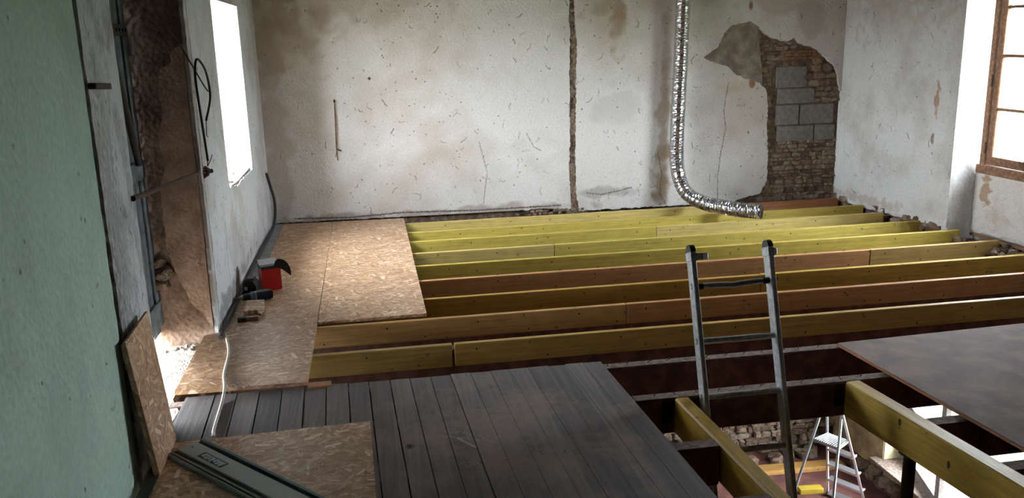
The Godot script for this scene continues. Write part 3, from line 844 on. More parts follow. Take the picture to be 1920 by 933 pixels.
func build_joists():
	var lime := Color(0.81, 0.735, 0.36)
	var pale := Color(0.83, 0.75, 0.46)
	var gold := Color(0.76, 0.61, 0.28)
	var tan := Color(0.78, 0.58, 0.39)
	var fawn := Color(0.74, 0.62, 0.38)
	# per row: [x from, x to, colour, words]
	var rows := [
		[[-0.8, 3.455, pale, "pale yellow timber joist against the back wall, behind the silver duct"], [3.46, 4.56, Color(0.66, 0.45, 0.30), "short reddish brown timber joist under the bare masonry patch"]],
		[[-0.8, 4.60, lime, "lime yellow timber joist, second row from the back wall"]],
		[[-0.8, 2.422, lime, "lime yellow joist left of the joint, third row from the back wall"], [2.427, 4.57, pale, "pale yellow joist right of the joint, third row from the back wall"]],
		[[-0.8, 1.428, pale, "pale greenish joist left of the joint, fourth row from the back wall"], [1.433, 4.68, lime, "lime yellow joist right of the joint, fourth row from the back wall"]],
		[[-0.8, 4.74, Color(0.77, 0.69, 0.31), "deep yellow unbroken timber joist, fifth row from the back wall"]],
		[[-0.8, 3.683, tan, "tan timber joist left of the joint, sixth row from the back wall"], [3.688, 4.77, fawn, "yellowish joist end right of the joint, sixth row from the back wall"]],
		[[-0.8, 2.597, gold, "golden timber joist left of the joint, seventh row from the back wall"], [2.602, 5.05, Color(0.79, 0.67, 0.28), "bright golden joist right of the ladder, seventh row from the back wall"]],
		[[-0.85, 1.516, Color(0.80, 0.64, 0.41), "pale tan joist left of the joint, eighth row from the back wall"], [1.521, 5.05, tan, "brownish tan joist right of the joint, eighth row from the back wall"]],
		[[-0.85, 0.388, Color(0.77, 0.65, 0.38), "short dull yellow joist under the chipboard corner, row nearest the grey floorboards"], [0.402, 5.05, Color(0.80, 0.67, 0.37), "long yellow joist behind the metal ladder, row nearest the grey floorboards"]],
	]
	var screw := tb([Vector3(0, 0, -0.006), Vector3(0, 0, 0.0015)], 0.0055, 6)
	for i in 9:
		for s in rows[i]:
			var y: float = rng.randf_range(-0.002, 0.002)
			var o := timber(Vector3(s[0], y, JZ[i] + 0.018), Vector3(s[1], y, JZ[i] + 0.018), 0.127, 0.036, wood(s[2]), "floor_joist", s[3], "joist", "new floor joists laid in rows")
			# dark screw heads on the face towards the viewer
			var L: float = s[1] - s[0]
			var x := -L * 0.5 + 0.12
			var k := 0
			while x < L * 0.5 - 0.05:
				part(o, "screw", screw, M.nail, Transform3D(Basis.IDENTITY, Vector3(x, 0.028 if k % 2 == 0 else -0.04, 0.018)))
				x += rng.randf_range(0.22, 0.48)
				k += 1
		# old beam carrying this row
		single("old_beam", "dark brown old floor beam bolted behind the %s new joist row from the back" % ORD[i], "beam", bx(Vector3(5.55, 0.18, 0.07), 0.008), M.old, Transform3D(Basis.IDENTITY, Vector3(1.88 if i < 6 else 1.98, -0.04 - 0.09, JZ[i] - 0.036)), "old dark floor beams")
	single("wood_block", "small pale timber block under the front corner of the chipboard floor", "wood block", bx(Vector3(0.11, 0.035, 0.06), 0.002), wood(tan), Transform3D(Basis.IDENTITY, Vector3(-0.30, -0.02, -4.03)))

func build_old_floor():
	# old beams in front, nothing laid over them yet
	var spec := [[-1.0, 5.0, -4.018, 0.066, "dusty dark old beam crossing behind the ladder, far side of the stair opening"], [-1.0, 5.0, -3.595, 0.066, "dusty dark old beam which the metal ladder leans on"],
		[-1.0, 1.352, -3.092, 0.072, "cut dark beam end under the grey boards, left of the stair opening"], [2.262, 5.0, -3.075, 0.072, "dark beam between yellow trimmer and plywood sheet, right of the stair opening"],
		[-1.0, 1.372, -2.63, 0.072, "dark beam nearest the viewer under the grey boards, left of the stair opening"], [2.30, 5.0, -2.66, 0.072, "dark beam nearest the viewer under the plywood sheet, right of the stair opening"]]
	for s in spec:
		var root := thing("old_beam", s[4], "beam", Vector3((s[0] + s[1]) / 2, -0.04, s[2]), "old dark floor beams")
		part(root, "timber", bxx(Vector3((s[0] - s[1]) / 2, -0.18, -s[3] / 2), Vector3((s[1] - s[0]) / 2, -0.002, s[3] / 2), 0.008), M.old)
		part(root, "dust_crust", bxx(Vector3((s[0] - s[1]) / 2 + 0.002, -0.012, -s[3] / 2 + 0.003), Vector3((s[1] - s[0]) / 2 - 0.002, 0.001, s[3] / 2 - 0.003), 0.001), M.oldtop, Transform3D.IDENTITY, "greyish weathered top of the beam")
		if s[2] < -3.5:
			for k in 12:
				var x: float = (1.15 + k * 0.105) - root.position.x
				var t := Vector3(rng.randf_range(-0.03, 0.03), rng.randf_range(0.012, 0.028), rng.randf_range(-0.012, 0.012))
				part(root, "bent_nail", tb([Vector3(x, 0, 0), Vector3(x, 0, 0) + t * 0.6, Vector3(x, 0, 0) + t + Vector3(0.012, 0, 0)], 0.0022, 5), M.nail)
	# yellow trimmers round the stair opening
	timber(Vector3(1.373, -0.038, -3.56), Vector3(1.445, -0.038, -1.6), 0.175, 0.072, wood(Color(0.74, 0.61, 0.20)), "stair_trimmer", "yellow trimmer beam along the left edge of the stair opening", "beam", "", 0.008)
	var rt := timber(Vector3(2.238, -0.038, -3.56), Vector3(2.402, -0.038, -1.6), 0.175, 0.078, wood(Color(0.77, 0.65, 0.28)), "stair_trimmer", "yellow trimmer beam along the right edge of the stair opening", "beam", "", 0.006)
	for q in [[2.205, -0.075, -3.163], [2.228, -0.128, -2.862]]:
		part(rt, "knot", tb([Vector3(0, 0, 0.0380), Vector3(0, 0, 0.0396)], 0.011, 9), M.rust, rt.transform.affine_inverse() * Transform3D(rt.transform.basis.scaled_local(Vector3(0.8, 1.6, 1.0)), rt.position + rt.transform.basis.x * (rt.transform.basis.x.dot(Vector3(q[0], q[1], q[2]) - rt.position)) + Vector3(0, q[1] - rt.position.y, 0)))
	single("joist_hanger", "dark mossy metal hanger plate where left yellow trimmer meets old beam", "hanger", bx(Vector3(0.05, 0.115, 0.004), 0.001), M.iron, Transform3D(Basis.IDENTITY, Vector3(1.305, -0.105, -3.558)))
	single("joist_hanger", "dark mossy metal hanger plate where right yellow trimmer meets old beam", "hanger", bx(Vector3(0.045, 0.115, 0.004), 0.001), M.iron, Transform3D(Basis.IDENTITY, Vector3(2.172, -0.105, -3.558)))
	# old grey boards
	var fl := struct("floor", "worn grey old floorboards dusted with sawdust")
	for k in 20:
		var g := 0.0028 if k < 10 else (0.0018 if k < 13 else 0.0008)
		if k == 0: g = 0.004
		var dy := rng.randf_range(-0.003, 0.003) if k < 12 else rng.randf_range(-0.0008, 0.0008)
		var sl := 0.035     # the boards are a little out of square with the new joists
		var z0 := -4.03 + rng.randf_range(-0.006, 0.006)
		var p := PackedVector2Array([Vector2(PLANK_X[k] + g, -z0), Vector2(PLANK_X[k + 1] - g, -z0), Vector2(PLANK_X[k + 1] - g + sl * 2.43, 1.6), Vector2(PLANK_X[k] + g + sl * 2.43, 1.6)])
		if k == 0: p[3].x = -0.93
		var b := MB.new()
		b.prism(p, 0.024, Transform3D(Basis(Vector3.RIGHT, Vector3.FORWARD, Vector3.UP), Vector3(0, -0.0135 + dy, 0)), Vector2(-1.1, 1.7), Vector2(1 / 2.4, 1 / 2.4))
		part(fl, "floorboard", b.done(), M.planks)
	part(fl, "floorboards_behind_viewer", bxx(Vector3(-0.95, -0.04, -1.6), Vector3(5.0, -0.014, 2.6)), M.ply)
	single("wood_splinter", "thin pale wood splinter lying in the sawdust on grey floorboards", "splinter", tb([Vector3(0.295, -0.006, -3.30), Vector3(0.36, -0.006, -3.19)], 0.004, 6), wood(Color(0.78, 0.68, 0.54)))
	# plywood sheet on the right
	var pl := thing("plywood_sheet", "large dull brown plywood sheet lying over the beams on the right", "plywood", Vector3(2.42, -0.02, -4.01))
	part(pl, "face", sheet([Vector2(0, 0), Vector2(2.2, -0.095), Vector2(2.2, 2.4), Vector2(0.138, 2.4)], 0.0, 0.004), M.ply)
	part(pl, "edge_ply", sheet([Vector2(-0.004, 0.002), Vector2(2.2, -0.093), Vector2(2.2, 2.4), Vector2(0.135, 2.4)], -0.004, 0.012), M.plyedge, Transform3D.IDENTITY, "raw orange-brown edge of the sheet")

# ------------------------------------------------------------------ chipboard sheets
func build_boards():
	single("chipboard_sheet", "long light strand board panel with a bright patch beside the bare joists", "chipboard", sheet([Vector2(-0.349, -7.93), Vector2(0.296, -7.9), Vector2(0.290, -4.955), Vector2(-0.349, -4.945)], 0.0195, 0.018, 0.8), M.osb)
	single("chipboard_sheet", "strand board panel in the far left corner behind the red box", "chipboard", sheet([Vector2(-0.795, -7.95), Vector2(-0.352, -7.93), Vector2(-0.352, -6.12), Vector2(-0.795, -6.12)], 0.0195, 0.018, 0.8, Vector2(0.3, 0.2)), M.osb)
	single("chipboard_sheet", "strand board panel by the niche with white cable and tools on it", "chipboard", sheet([Vector2(-0.865, -6.117), Vector2(-0.352, -6.117), Vector2(-0.355, -4.012), Vector2(-0.975, -4.035), Vector2(-0.975, -4.86), Vector2(-0.865, -4.9)], 0.0195, 0.018, 0.8, Vector2(0.1, 0.55)), M.osb)
	single("grey_strip", "narrow smooth grey strip between left wall and corner chipboard panel", "strip", sheet([Vector2(-0.89, -7.96), Vector2(-0.797, -7.96), Vector2(-0.797, -6.12), Vector2(-0.865, -6.12)], 0.019, 0.018), M.grey)
	single("chipboard_sheet", "wide strand board sheet under the guide rail in the foreground", "chipboard", sheet([Vector2(-0.872, -3.50), Vector2(-0.062, -3.53), Vector2(-0.02, -1.7), Vector2(-0.87, -1.7)], 0.0035, 0.012, 0.8, Vector2(0.7, 0.3)), M.osb)
	# offcut leaning on the left wall: two layers
	var bo := thing("chipboard_offcut", "strand board offcut leaning against the green and white left wall", "chipboard", Vector3(-0.868, 0.004, -3.37))
	var lean := Basis(Vector3.BACK, atan2(0.055, 0.565))
	for k in 2:
		var b := MB.new()
		var hgt := 0.565 - k * 0.012
		b.prism(PackedVector2Array([Vector2(-0.155, 0.0), Vector2(0.158, 0.0), Vector2(0.182, hgt), Vector2(-0.172 + k * 0.01, hgt - 0.012)]), 0.0105, Transform3D(lean * Basis(Vector3.UP, PI / 2), lean * Vector3(-0.0115 * k, 0, 0)), Vector2(0.13 + k * 0.3, 0.4), Vector2(0.8, 0.8))
		part(bo, "board", b.done(), M.osb)
	# guide rail of a saw
	var d := Vector3(0.655, 0, 0.755)
	var wv := Vector3(0.755, 0, -0.655)
	var gr := thing("guide_rail", "grey aluminium saw guide rail lying across the foreground chipboard sheet", "guide rail", Vector3(-0.876, 0.0045, -3.375))
	var prof := func(called: String, u0: float, u1: float, y0: float, y1: float, mat: Material, l0 := 0.0, label := ""):
		var b := MB.new()
		b.box(Vector3(0.7 + l0 * 0.5, (y0 + y1) * 0.5, -(u0 + u1) * 0.5), Vector3(1.4 - l0, y1 - y0, absf(u1 - u0)), 0.0012)
		part(gr, called, b.done(), mat, Transform3D(Basis(d, Vector3.UP, -wv), Vector3.ZERO), label)
	prof.call("splinter_guard", -0.012, 0.004, 0.0, 0.004, M.railgreen)
	prof.call("bed", 0.0, 0.178, 0.0, 0.005, M.railgrey)
	prof.call("edge_rib", 0.004, 0.010, 0.005, 0.010, M.railgrey)
	prof.call("glide_strip", 0.012, 0.018, 0.005, 0.0075, M.raildark)
	prof.call("edge_rib", 0.020, 0.025, 0.005, 0.012, M.railgrey)
	prof.call("glide_strip", 0.027, 0.046, 0.005, 0.0065, M.raildark)
	prof.call("plateau", 0.048, 0.133, 0.005, 0.013, M.railgrey)
	prof.call("glide_strip", 0.1345, 0.150, 0.005, 0.0065, M.raildark)
	prof.call("guide_rib", 0.150, 0.164, 0.005, 0.016, M.railgreen)
	var frame := Basis(d, Vector3.UP, -wv)
	var lb := part(gr, "name_plate", bx(Vector3(0.165, 0.0008, 0.040)), M.label, Transform3D(frame, frame * Vector3(0.205, 0.0135, -0.082)), "dark name plate on the rail")
	var tm := TextMesh.new()
	tm.text = "Makita"
	var fo := SystemFont.new()
	fo.font_names = PackedStringArray(["Droid Sans"])
	fo.font_weight = 800
	fo.font_italic = true
	tm.font = fo
	tm.font_size = 32
	tm.pixel_size = 0.00136
	tm.depth = 0.0008
	part(lb, "lettering", tm, M.letters, Transform3D(Basis(Vector3(-1, 0, 0), Vector3(-0.22, 0, 1), Vector3(0, 1, 0)), Vector3(0, 0.0007, 0.0)))
	part(gr, "hole", bx(Vector3(0.012, 0.0006, 0.006)), M.black, Transform3D(frame, frame * Vector3(0.035, 0.0134, -0.095)))

# ------------------------------------------------------------------ metal ladder
func build_ladder():
	var a := deg_to_rad(72.0)
	var up := Vector3(0, sin(a), -cos(a))
	var base := Vector3(1.665, -2.75, -3.526 + 2.703 / tan(a))
	var la := thing("ladder", "grey metal ladder rising through the stair opening", "ladder", base)
	var fw := Vector3(0, cos(a), sin(a))       # out of the rungs, towards the viewer
	var bs := Basis(Vector3.RIGHT, up, fw)
	var t0 := 2.703 / sin(a)                   # length up to the old beam
	var top := t0 + 0.69
	for s in [-1, 1]:
		var rl := part(la, "rail", bx(Vector3(0.024, top, 0.066), 0.003), M.alu, Transform3D(bs, up * top * 0.5 + Vector3(0.193 * s, 0, 0)))
		var cb := MB.new()
		var pp := PackedVector2Array()
		for k in 9: pp.append(Vector2(cos(PI * k / 8.0), sin(PI * k / 8.0)) * 0.034)
		cb.prism(pp, 0.026, Transform3D(Basis(Vector3.BACK, Vector3.UP, Vector3.LEFT), Vector3(-0.013, 0, 0)))
		part(rl, "end_cap", cb.done(), M.dark, Transform3D(Basis.IDENTITY, Vector3(0, top * 0.5, 0)), "black rounded plastic end cap")
		var br := part(rl, "bracket", bxx(Vector3(-0.0155, top * 0.5 - 0.045, -0.036), Vector3(0.0155, top * 0.5 - 0.005, 0.036), 0.002), M.alu, Transform3D.IDENTITY, "metal guide bracket round the rail top")
		# hooked lip that held the second ladder section
		var hk := MB.new()
		var dir: float = 1.0
		var pts := PackedVector2Array([Vector2(0.0, 0.036), Vector2(0.03, 0.038), Vector2(0.055, 0.03), Vector2(0.066, 0.012), Vector2(0.062, 0.009), Vector2(0.05, 0.025), Vector2(0.03, 0.033), Vector2(0.0, 0.032)])
		for k in pts.size(): pts[k].x *= dir * (1.0 if s < 0 else 0.35)
		hk.prism(pts, 0.03, Transform3D(Basis(Vector3.RIGHT, Vector3.BACK, Vector3.DOWN), Vector3(0.014 * dir, top * 0.5 - 0.04, 0)))
		part(br, "hook", hk.done(), M.alu)
	var k := -9
	while t0 + k * 0.258 < top - 0.1:
		var h := t0 + k * 0.258 + 0.012
		var c := up * h
		if k == 2:
			# the top rung is bent and sleeved black at both ends
			var rg := part(la, "rung", tb([c + Vector3(-0.15, 0, 0), c + Vector3(-0.05, -0.002, 0), c + Vector3(0.005, -0.007, 0), c + Vector3(0.03, -0.004, 0), c + Vector3(0.15, 0.004, 0)], 0.014, 10), M.alu, Transform3D.IDENTITY, "top rung, bent in the middle")
			for s in [-1, 1]:
				part(rg, "sleeve", tb([c + Vector3(0.15 * s, 0.002 * s, 0), c + Vector3(0.182 * s, 0.003 * s, 0)], 0.0155, 10), M.dark)
		else:
			part(la, "rung", tb([c + Vector3(-0.182, 0, 0), c + Vector3(0.182, 0, 0)], 0.014, 10), M.alu)
		if h > 1.0:
			part(la, "rung_end", bx(Vector3(0.003, 0.026, 0.018), 0.001), M.dark, Transform3D(bs, c + Vector3(-0.2056, 0, 0)))
			part(la, "rung_end", bx(Vector3(0.002, 0.02, 0.012), 0.0006), M.alu, Transform3D(bs, c + Vector3(-0.2066, 0, 0)))
		k += 1
	part(la, "brace", tb([up * (t0 - 0.01) + Vector3(0.178, 0, 0.018), up * (t0 - 0.10) + Vector3(0.181, 0, 0.02), up * (t0 - 0.20) + Vector3(0.181, 0, 0.0)], 0.006, 8), M.alu)
	for s in [-1, 1]:
		part(la, "foot", bx(Vector3(0.034, 0.05, 0.08), 0.006), M.dark, Transform3D(Basis.IDENTITY, Vector3(0.193 * s, 0.022, 0)))

# ------------------------------------------------------------------ flexible duct
func build_duct():
	var ctl := [Vector3(2.95, 2.752, -7.77), Vector3(2.935, 2.3, -7.77), Vector3(2.927, 1.915, -7.77), Vector3(2.918, 1.44, -7.77), Vector3(2.901, 0.953, -7.77), Vector3(2.893, 0.56, -7.77), Vector3(2.905, 0.34, -7.755), Vector3(2.955, 0.165, -7.69), Vector3(3.05, 0.085, -7.53), Vector3(3.19, 0.07, -7.25), Vector3(3.30, 0.07, -7.09), Vector3(3.385, 0.072, -7.0)]
	var pts := spline(ctl, 0.007)
	var rad := []
	var ph := 0.0
	for i in pts.size():
		ph += rng.randf_range(0.8, 1.5)
		rad.append(0.0655 + sin(ph) * 0.0022 + rng.randf_range(-0.0018, 0.0018))
	var b := MB.new()
	b.tube(pts, rad, 22, false, 0.0021, rng, true)
	var du := thing("flexible_duct", "crinkled silver foil duct hanging from above and curling onto joists", "duct", Vector3.ZERO)
	part(du, "hose", b.done(), M.foil)
	# ragged open mouth
	var e := pts[-1]
	var t := (pts[-1] - pts[-6]).normalized()
	b = MB.new()
	b.tube(PackedVector3Array([e - t * 0.008, e + t * 0.006, e + t * 0.015]), [0.0645, 0.068, 0.065], 22, false, 0.004, rng, true)
	part(du, "torn_mouth", b.done(), M.foil)
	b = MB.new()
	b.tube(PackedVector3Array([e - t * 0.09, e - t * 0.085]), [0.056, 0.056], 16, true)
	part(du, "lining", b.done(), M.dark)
	b = MB.new()
	b.prism(PackedVector2Array([Vector2(-0.03, 0), Vector2(0.035, 0.0), Vector2(0.025, 0.03), Vector2(0.008, 0.022), Vector2(-0.012, 0.034)]), 0.001, Transform3D(Basis(Vector3.UP.cross(t).normalized(), t, Vector3.UP), e + Vector3(0, -0.055, 0)))
	part(du, "foil_flap", b.done(), M.foil)

# ------------------------------------------------------------------ doorway niche on the left
func build_left_niche():
	var dr := struct("door_1", "weathered blue-grey plank door at the back of the left wall niche", Transform3D(Basis.IDENTITY, Vector3(-1.21, 0.07, -4.31)))
	# far leaf, boards from the hinge side
	for k in 4:
		part(dr, "plank", bxx(Vector3(-0.035, 0.0 if k > 0 else -0.02, -0.575 + k * 0.15), Vector3(0.0, 2.05, -0.575 + k * 0.15 + 0.147), 0.004), M.door)
	for k in 4:        # near leaf; its lower boards are gone
		part(dr, "plank", bxx(Vector3(-0.035, 0.08, 0.03 + k * 0.138), Vector3(0.0, 2.05, 0.03 + k * 0.138 + 0.135), 0.004), M.door)
	part(dr, "batten", bxx(Vector3(0.0, 0.86, -0.575), Vector3(0.022, 0.96, 0.02), 0.004), M.door)
	part(dr, "batten", bxx(Vector3(0.0, 0.03, -0.575), Vector3(0.022, 0.17, 0.02), 0.004), M.door)
	part(dr, "stile", bxx(Vector3(0.0, 0.17, -0.575), Vector3(0.016, 2.05, -0.50), 0.004), M.door)
	var st := part(dr, "strap_hinge", bxx(Vector3(0.017, 1.60, -0.57), Vector3(0.024, 1.66, 0.0), 0.002), M.iron)
	for k in 4: part(st, "bolt", tb([Vector3(0.024, 1.63, -0.53 + k * 0.06), Vector3(0.03, 1.63, -0.53 + k * 0.06)], 0.009, 8), M.nail)
	part(dr, "hinge_pin", tb([Vector3(0.04, 1.50, -0.55), Vector3(0.04, 1.60, -0.55)], 0.015, 10), M.lowframe, Transform3D.IDENTITY, "pale painted hinge pin")
	part(dr, "iron_bar", tb([Vector3(0.04, 1.62, -0.12), Vector3(0.04, 0.95, -0.40)], 0.018, 6), M.iron, Transform3D.IDENTITY, "slanting dark iron bar on the door")
	var rvp := MB.new()
	rvp.prism(roughen([Vector2(-0.925, 0.05), Vector2(-0.925, 1.62), Vector2(-0.97, 1.60), Vector2(-1.0, 1.52), Vector2(-1.05, 1.50), Vector2(-1.07, 1.38), Vector2(-1.06, 1.27), Vector2(-1.10, 1.15), Vector2(-1.085, 0.98), Vector2(-1.12, 0.85), Vector2(-1.125, 0.55), Vector2(-1.10, 0.42), Vector2(-1.06, 0.30), Vector2(-1.03, 0.21), Vector2(-0.97, 0.14)], 0.02, 0.006, [0]), 0.014, Transform3D(Basis.IDENTITY, Vector3(0, 0, -4.877)))
	part(get_node("wall_left"), "reveal_plaster", rvp.done(), M.reveal, get_node("wall_left").transform.affine_inverse())
	# stone sill in the niche
	single("door_sill", "pale worn stone sill on the floor of the left niche, brightly lit", "sill", sheet([Vector2(-1.26, -4.885), Vector2(-1.0, -4.885), Vector2(-0.985, -4.5), Vector2(-1.0, -4.10), Vector2(-1.26, -4.10)], -0.04, 0.05), M.stone)
	single("rough_stone", "rough white plastered stone in front of the sill, beside the leaning offcut", "stone", sheet([Vector2(-1.2, -4.09), Vector2(-1.0, -4.09), Vector2(-0.945, -3.95), Vector2(-0.955, -3.76), Vector2(-1.2, -3.76)], -0.045, 0.045), M.stone)
	# reveal: broken stones and crust at the inner corner
	var rv := struct("trim_2", "broken brown stones and grit in the corner of the niche reveal", Transform3D(Basis.IDENTITY, Vector3(-1.17, 0.25, -4.87)))
	for k in 9:
		part(rv, "stone", stone_mesh(), M.stones[k % 3], Transform3D(Basis(Vector3(1, 0.3, 0.2).normalized(), rng.randf() * 3).scaled_local(Vector3(0.07, 0.045, 0.05)), Vector3(rng.randf_range(-0.02, 0.05), rng.randf_range(-0.02, 0.24), rng.randf_range(-0.02, 0.025))))
	for k in 30:
		var x := rng.randf_range(-1.2, -0.98)
		part(rv, "grit", stone_mesh(), M.stone, Transform3D(Basis(Vector3.UP, rng.randf() * 3).scaled_local(Vector3.ONE * rng.randf_range(0.008, 0.02)), Vector3(x, -0.035, rng.randf_range(-4.86, -4.78)) - rv.position))
	# iron guard bar across the niche with its eye
	var gx := Transform3D(Basis(Vector3.UP, -PI / 2), Vector3(4.3, 0.98, -0.035))
	var gb := part(get_node("wall_left"), "guard_bar", tb([Vector3(-0.02, 0.03, 0.62), Vector3(0.01, -0.045, -0.60), Vector3(0.04, -0.05, -0.66)], 0.012, 8), M.rust, gx, "rusty iron guard bar across the niche")
	part(gb, "eye", tb([Vector3(0.03, -0.075, -0.655), Vector3(0.055, -0.06, -0.66), Vector3(0.06, -0.035, -0.665), Vector3(0.04, -0.02, -0.66)], 0.011, 8), M.rust)
	part(gb, "bolt", tb([Vector3(0.02, -0.05, -0.67), Vector3(0.075, -0.048, -0.705)], 0.012, 8), M.iron)
	# iron stub in the groove between green and white plaster
	single("iron_stub", "rusty flat iron stub sticking out beside the green wall edge", "iron stub", bx(Vector3(0.03, 0.022, 0.19), 0.003), M.rust, Transform3D(Basis(Vector3.RIGHT, -0.05), Vector3(-0.945, 1.475, -3.40)))
	# black electric wire hanging at the niche corner
	var wi := thing("black_wire", "black electric wire looped and hanging at the niche corner", "wire", Vector3(-0.885, 1.2, -4.9))
	var o := wi.position
	part(wi, "strand", tb(Array(spline([Vector3(-0.89, 2.1, -3.75) - o, Vector3(-0.885, 1.809, -4.094) - o, Vector3(-0.882, 1.62, -4.6) - o, Vector3(-0.882, 1.52, -4.85) - o, Vector3(-0.878, 1.40, -5.12) - o, Vector3(-0.878, 1.36, -5.24) - o])), 0.0045, 6), M.wire)
	part(wi, "loop", tb(Array(spline([Vector3(-0.878, 0.99, -5.0) - o, Vector3(-0.878, 1.2, -4.95) - o, Vector3(-0.878, 1.42, -4.90) - o, Vector3(-0.876, 1.52, -4.93) - o, Vector3(-0.874, 1.54, -5.02) - o, Vector3(-0.872, 1.47, -5.20) - o, Vector3(-0.872, 1.33, -5.26) - o, Vector3(-0.872, 1.21, -5.05) - o])), 0.0065, 8), M.wire)
	part(wi, "bare_end", tb([Vector3(-0.872, 1.21, -5.05) - o, Vector3(-0.87, 1.13, -5.0) - o, Vector3(-0.868, 1.12, -5.03) - o], 0.0025, 5), M.wire)
	part(wi, "bare_end", tb(Array(spline([Vector3(-0.878, 0.99, -5.0) - o, Vector3(-0.875, 0.965, -4.96) - o, Vector3(-0.872, 0.99, -5.06) - o, Vector3(-0.87, 1.01, -5.10) - o], 0.01)), 0.0025, 5), M.wire)
	# conduit along the foot of the far left wall
	single("conduit", "dark grey conduit running down the corner and along the left wall foot", "conduit", tb(Array(spline([Vector3(-0.882, 0.52, -7.75), Vector3(-0.865, 0.40, -7.80), Vector3(-0.845, 0.24, -7.85), Vector3(-0.85, 0.08, -7.72), Vector3(-0.868, 0.035, -7.3), Vector3(-0.874, 0.035, -6.6), Vector3(-0.872, 0.034, -5.7), Vector3(-0.874, 0.034, -5.1), Vector3(-0.87, 0.034, -4.75)])), 0.0125, 8), M.conduit)
	single("white_cable", "off-white cable snaking over the chipboard and grey floorboards", "cable", tb(Array(spline([Vector3(-0.862, 0.027, -4.85), Vector3(-0.834, 0.027, -4.733), Vector3(-0.792, 0.027, -4.506), Vector3(-0.77, 0.027, -4.192), Vector3(-0.742, 0.027, -4.02), Vector3(-0.742, -0.005, -3.915), Vector3(-0.732, -0.006, -3.618), Vector3(-0.722, 0.006, -3.555), Vector3(-0.715, 0.0125, -3.502)])), 0.007, 8), M.cable)

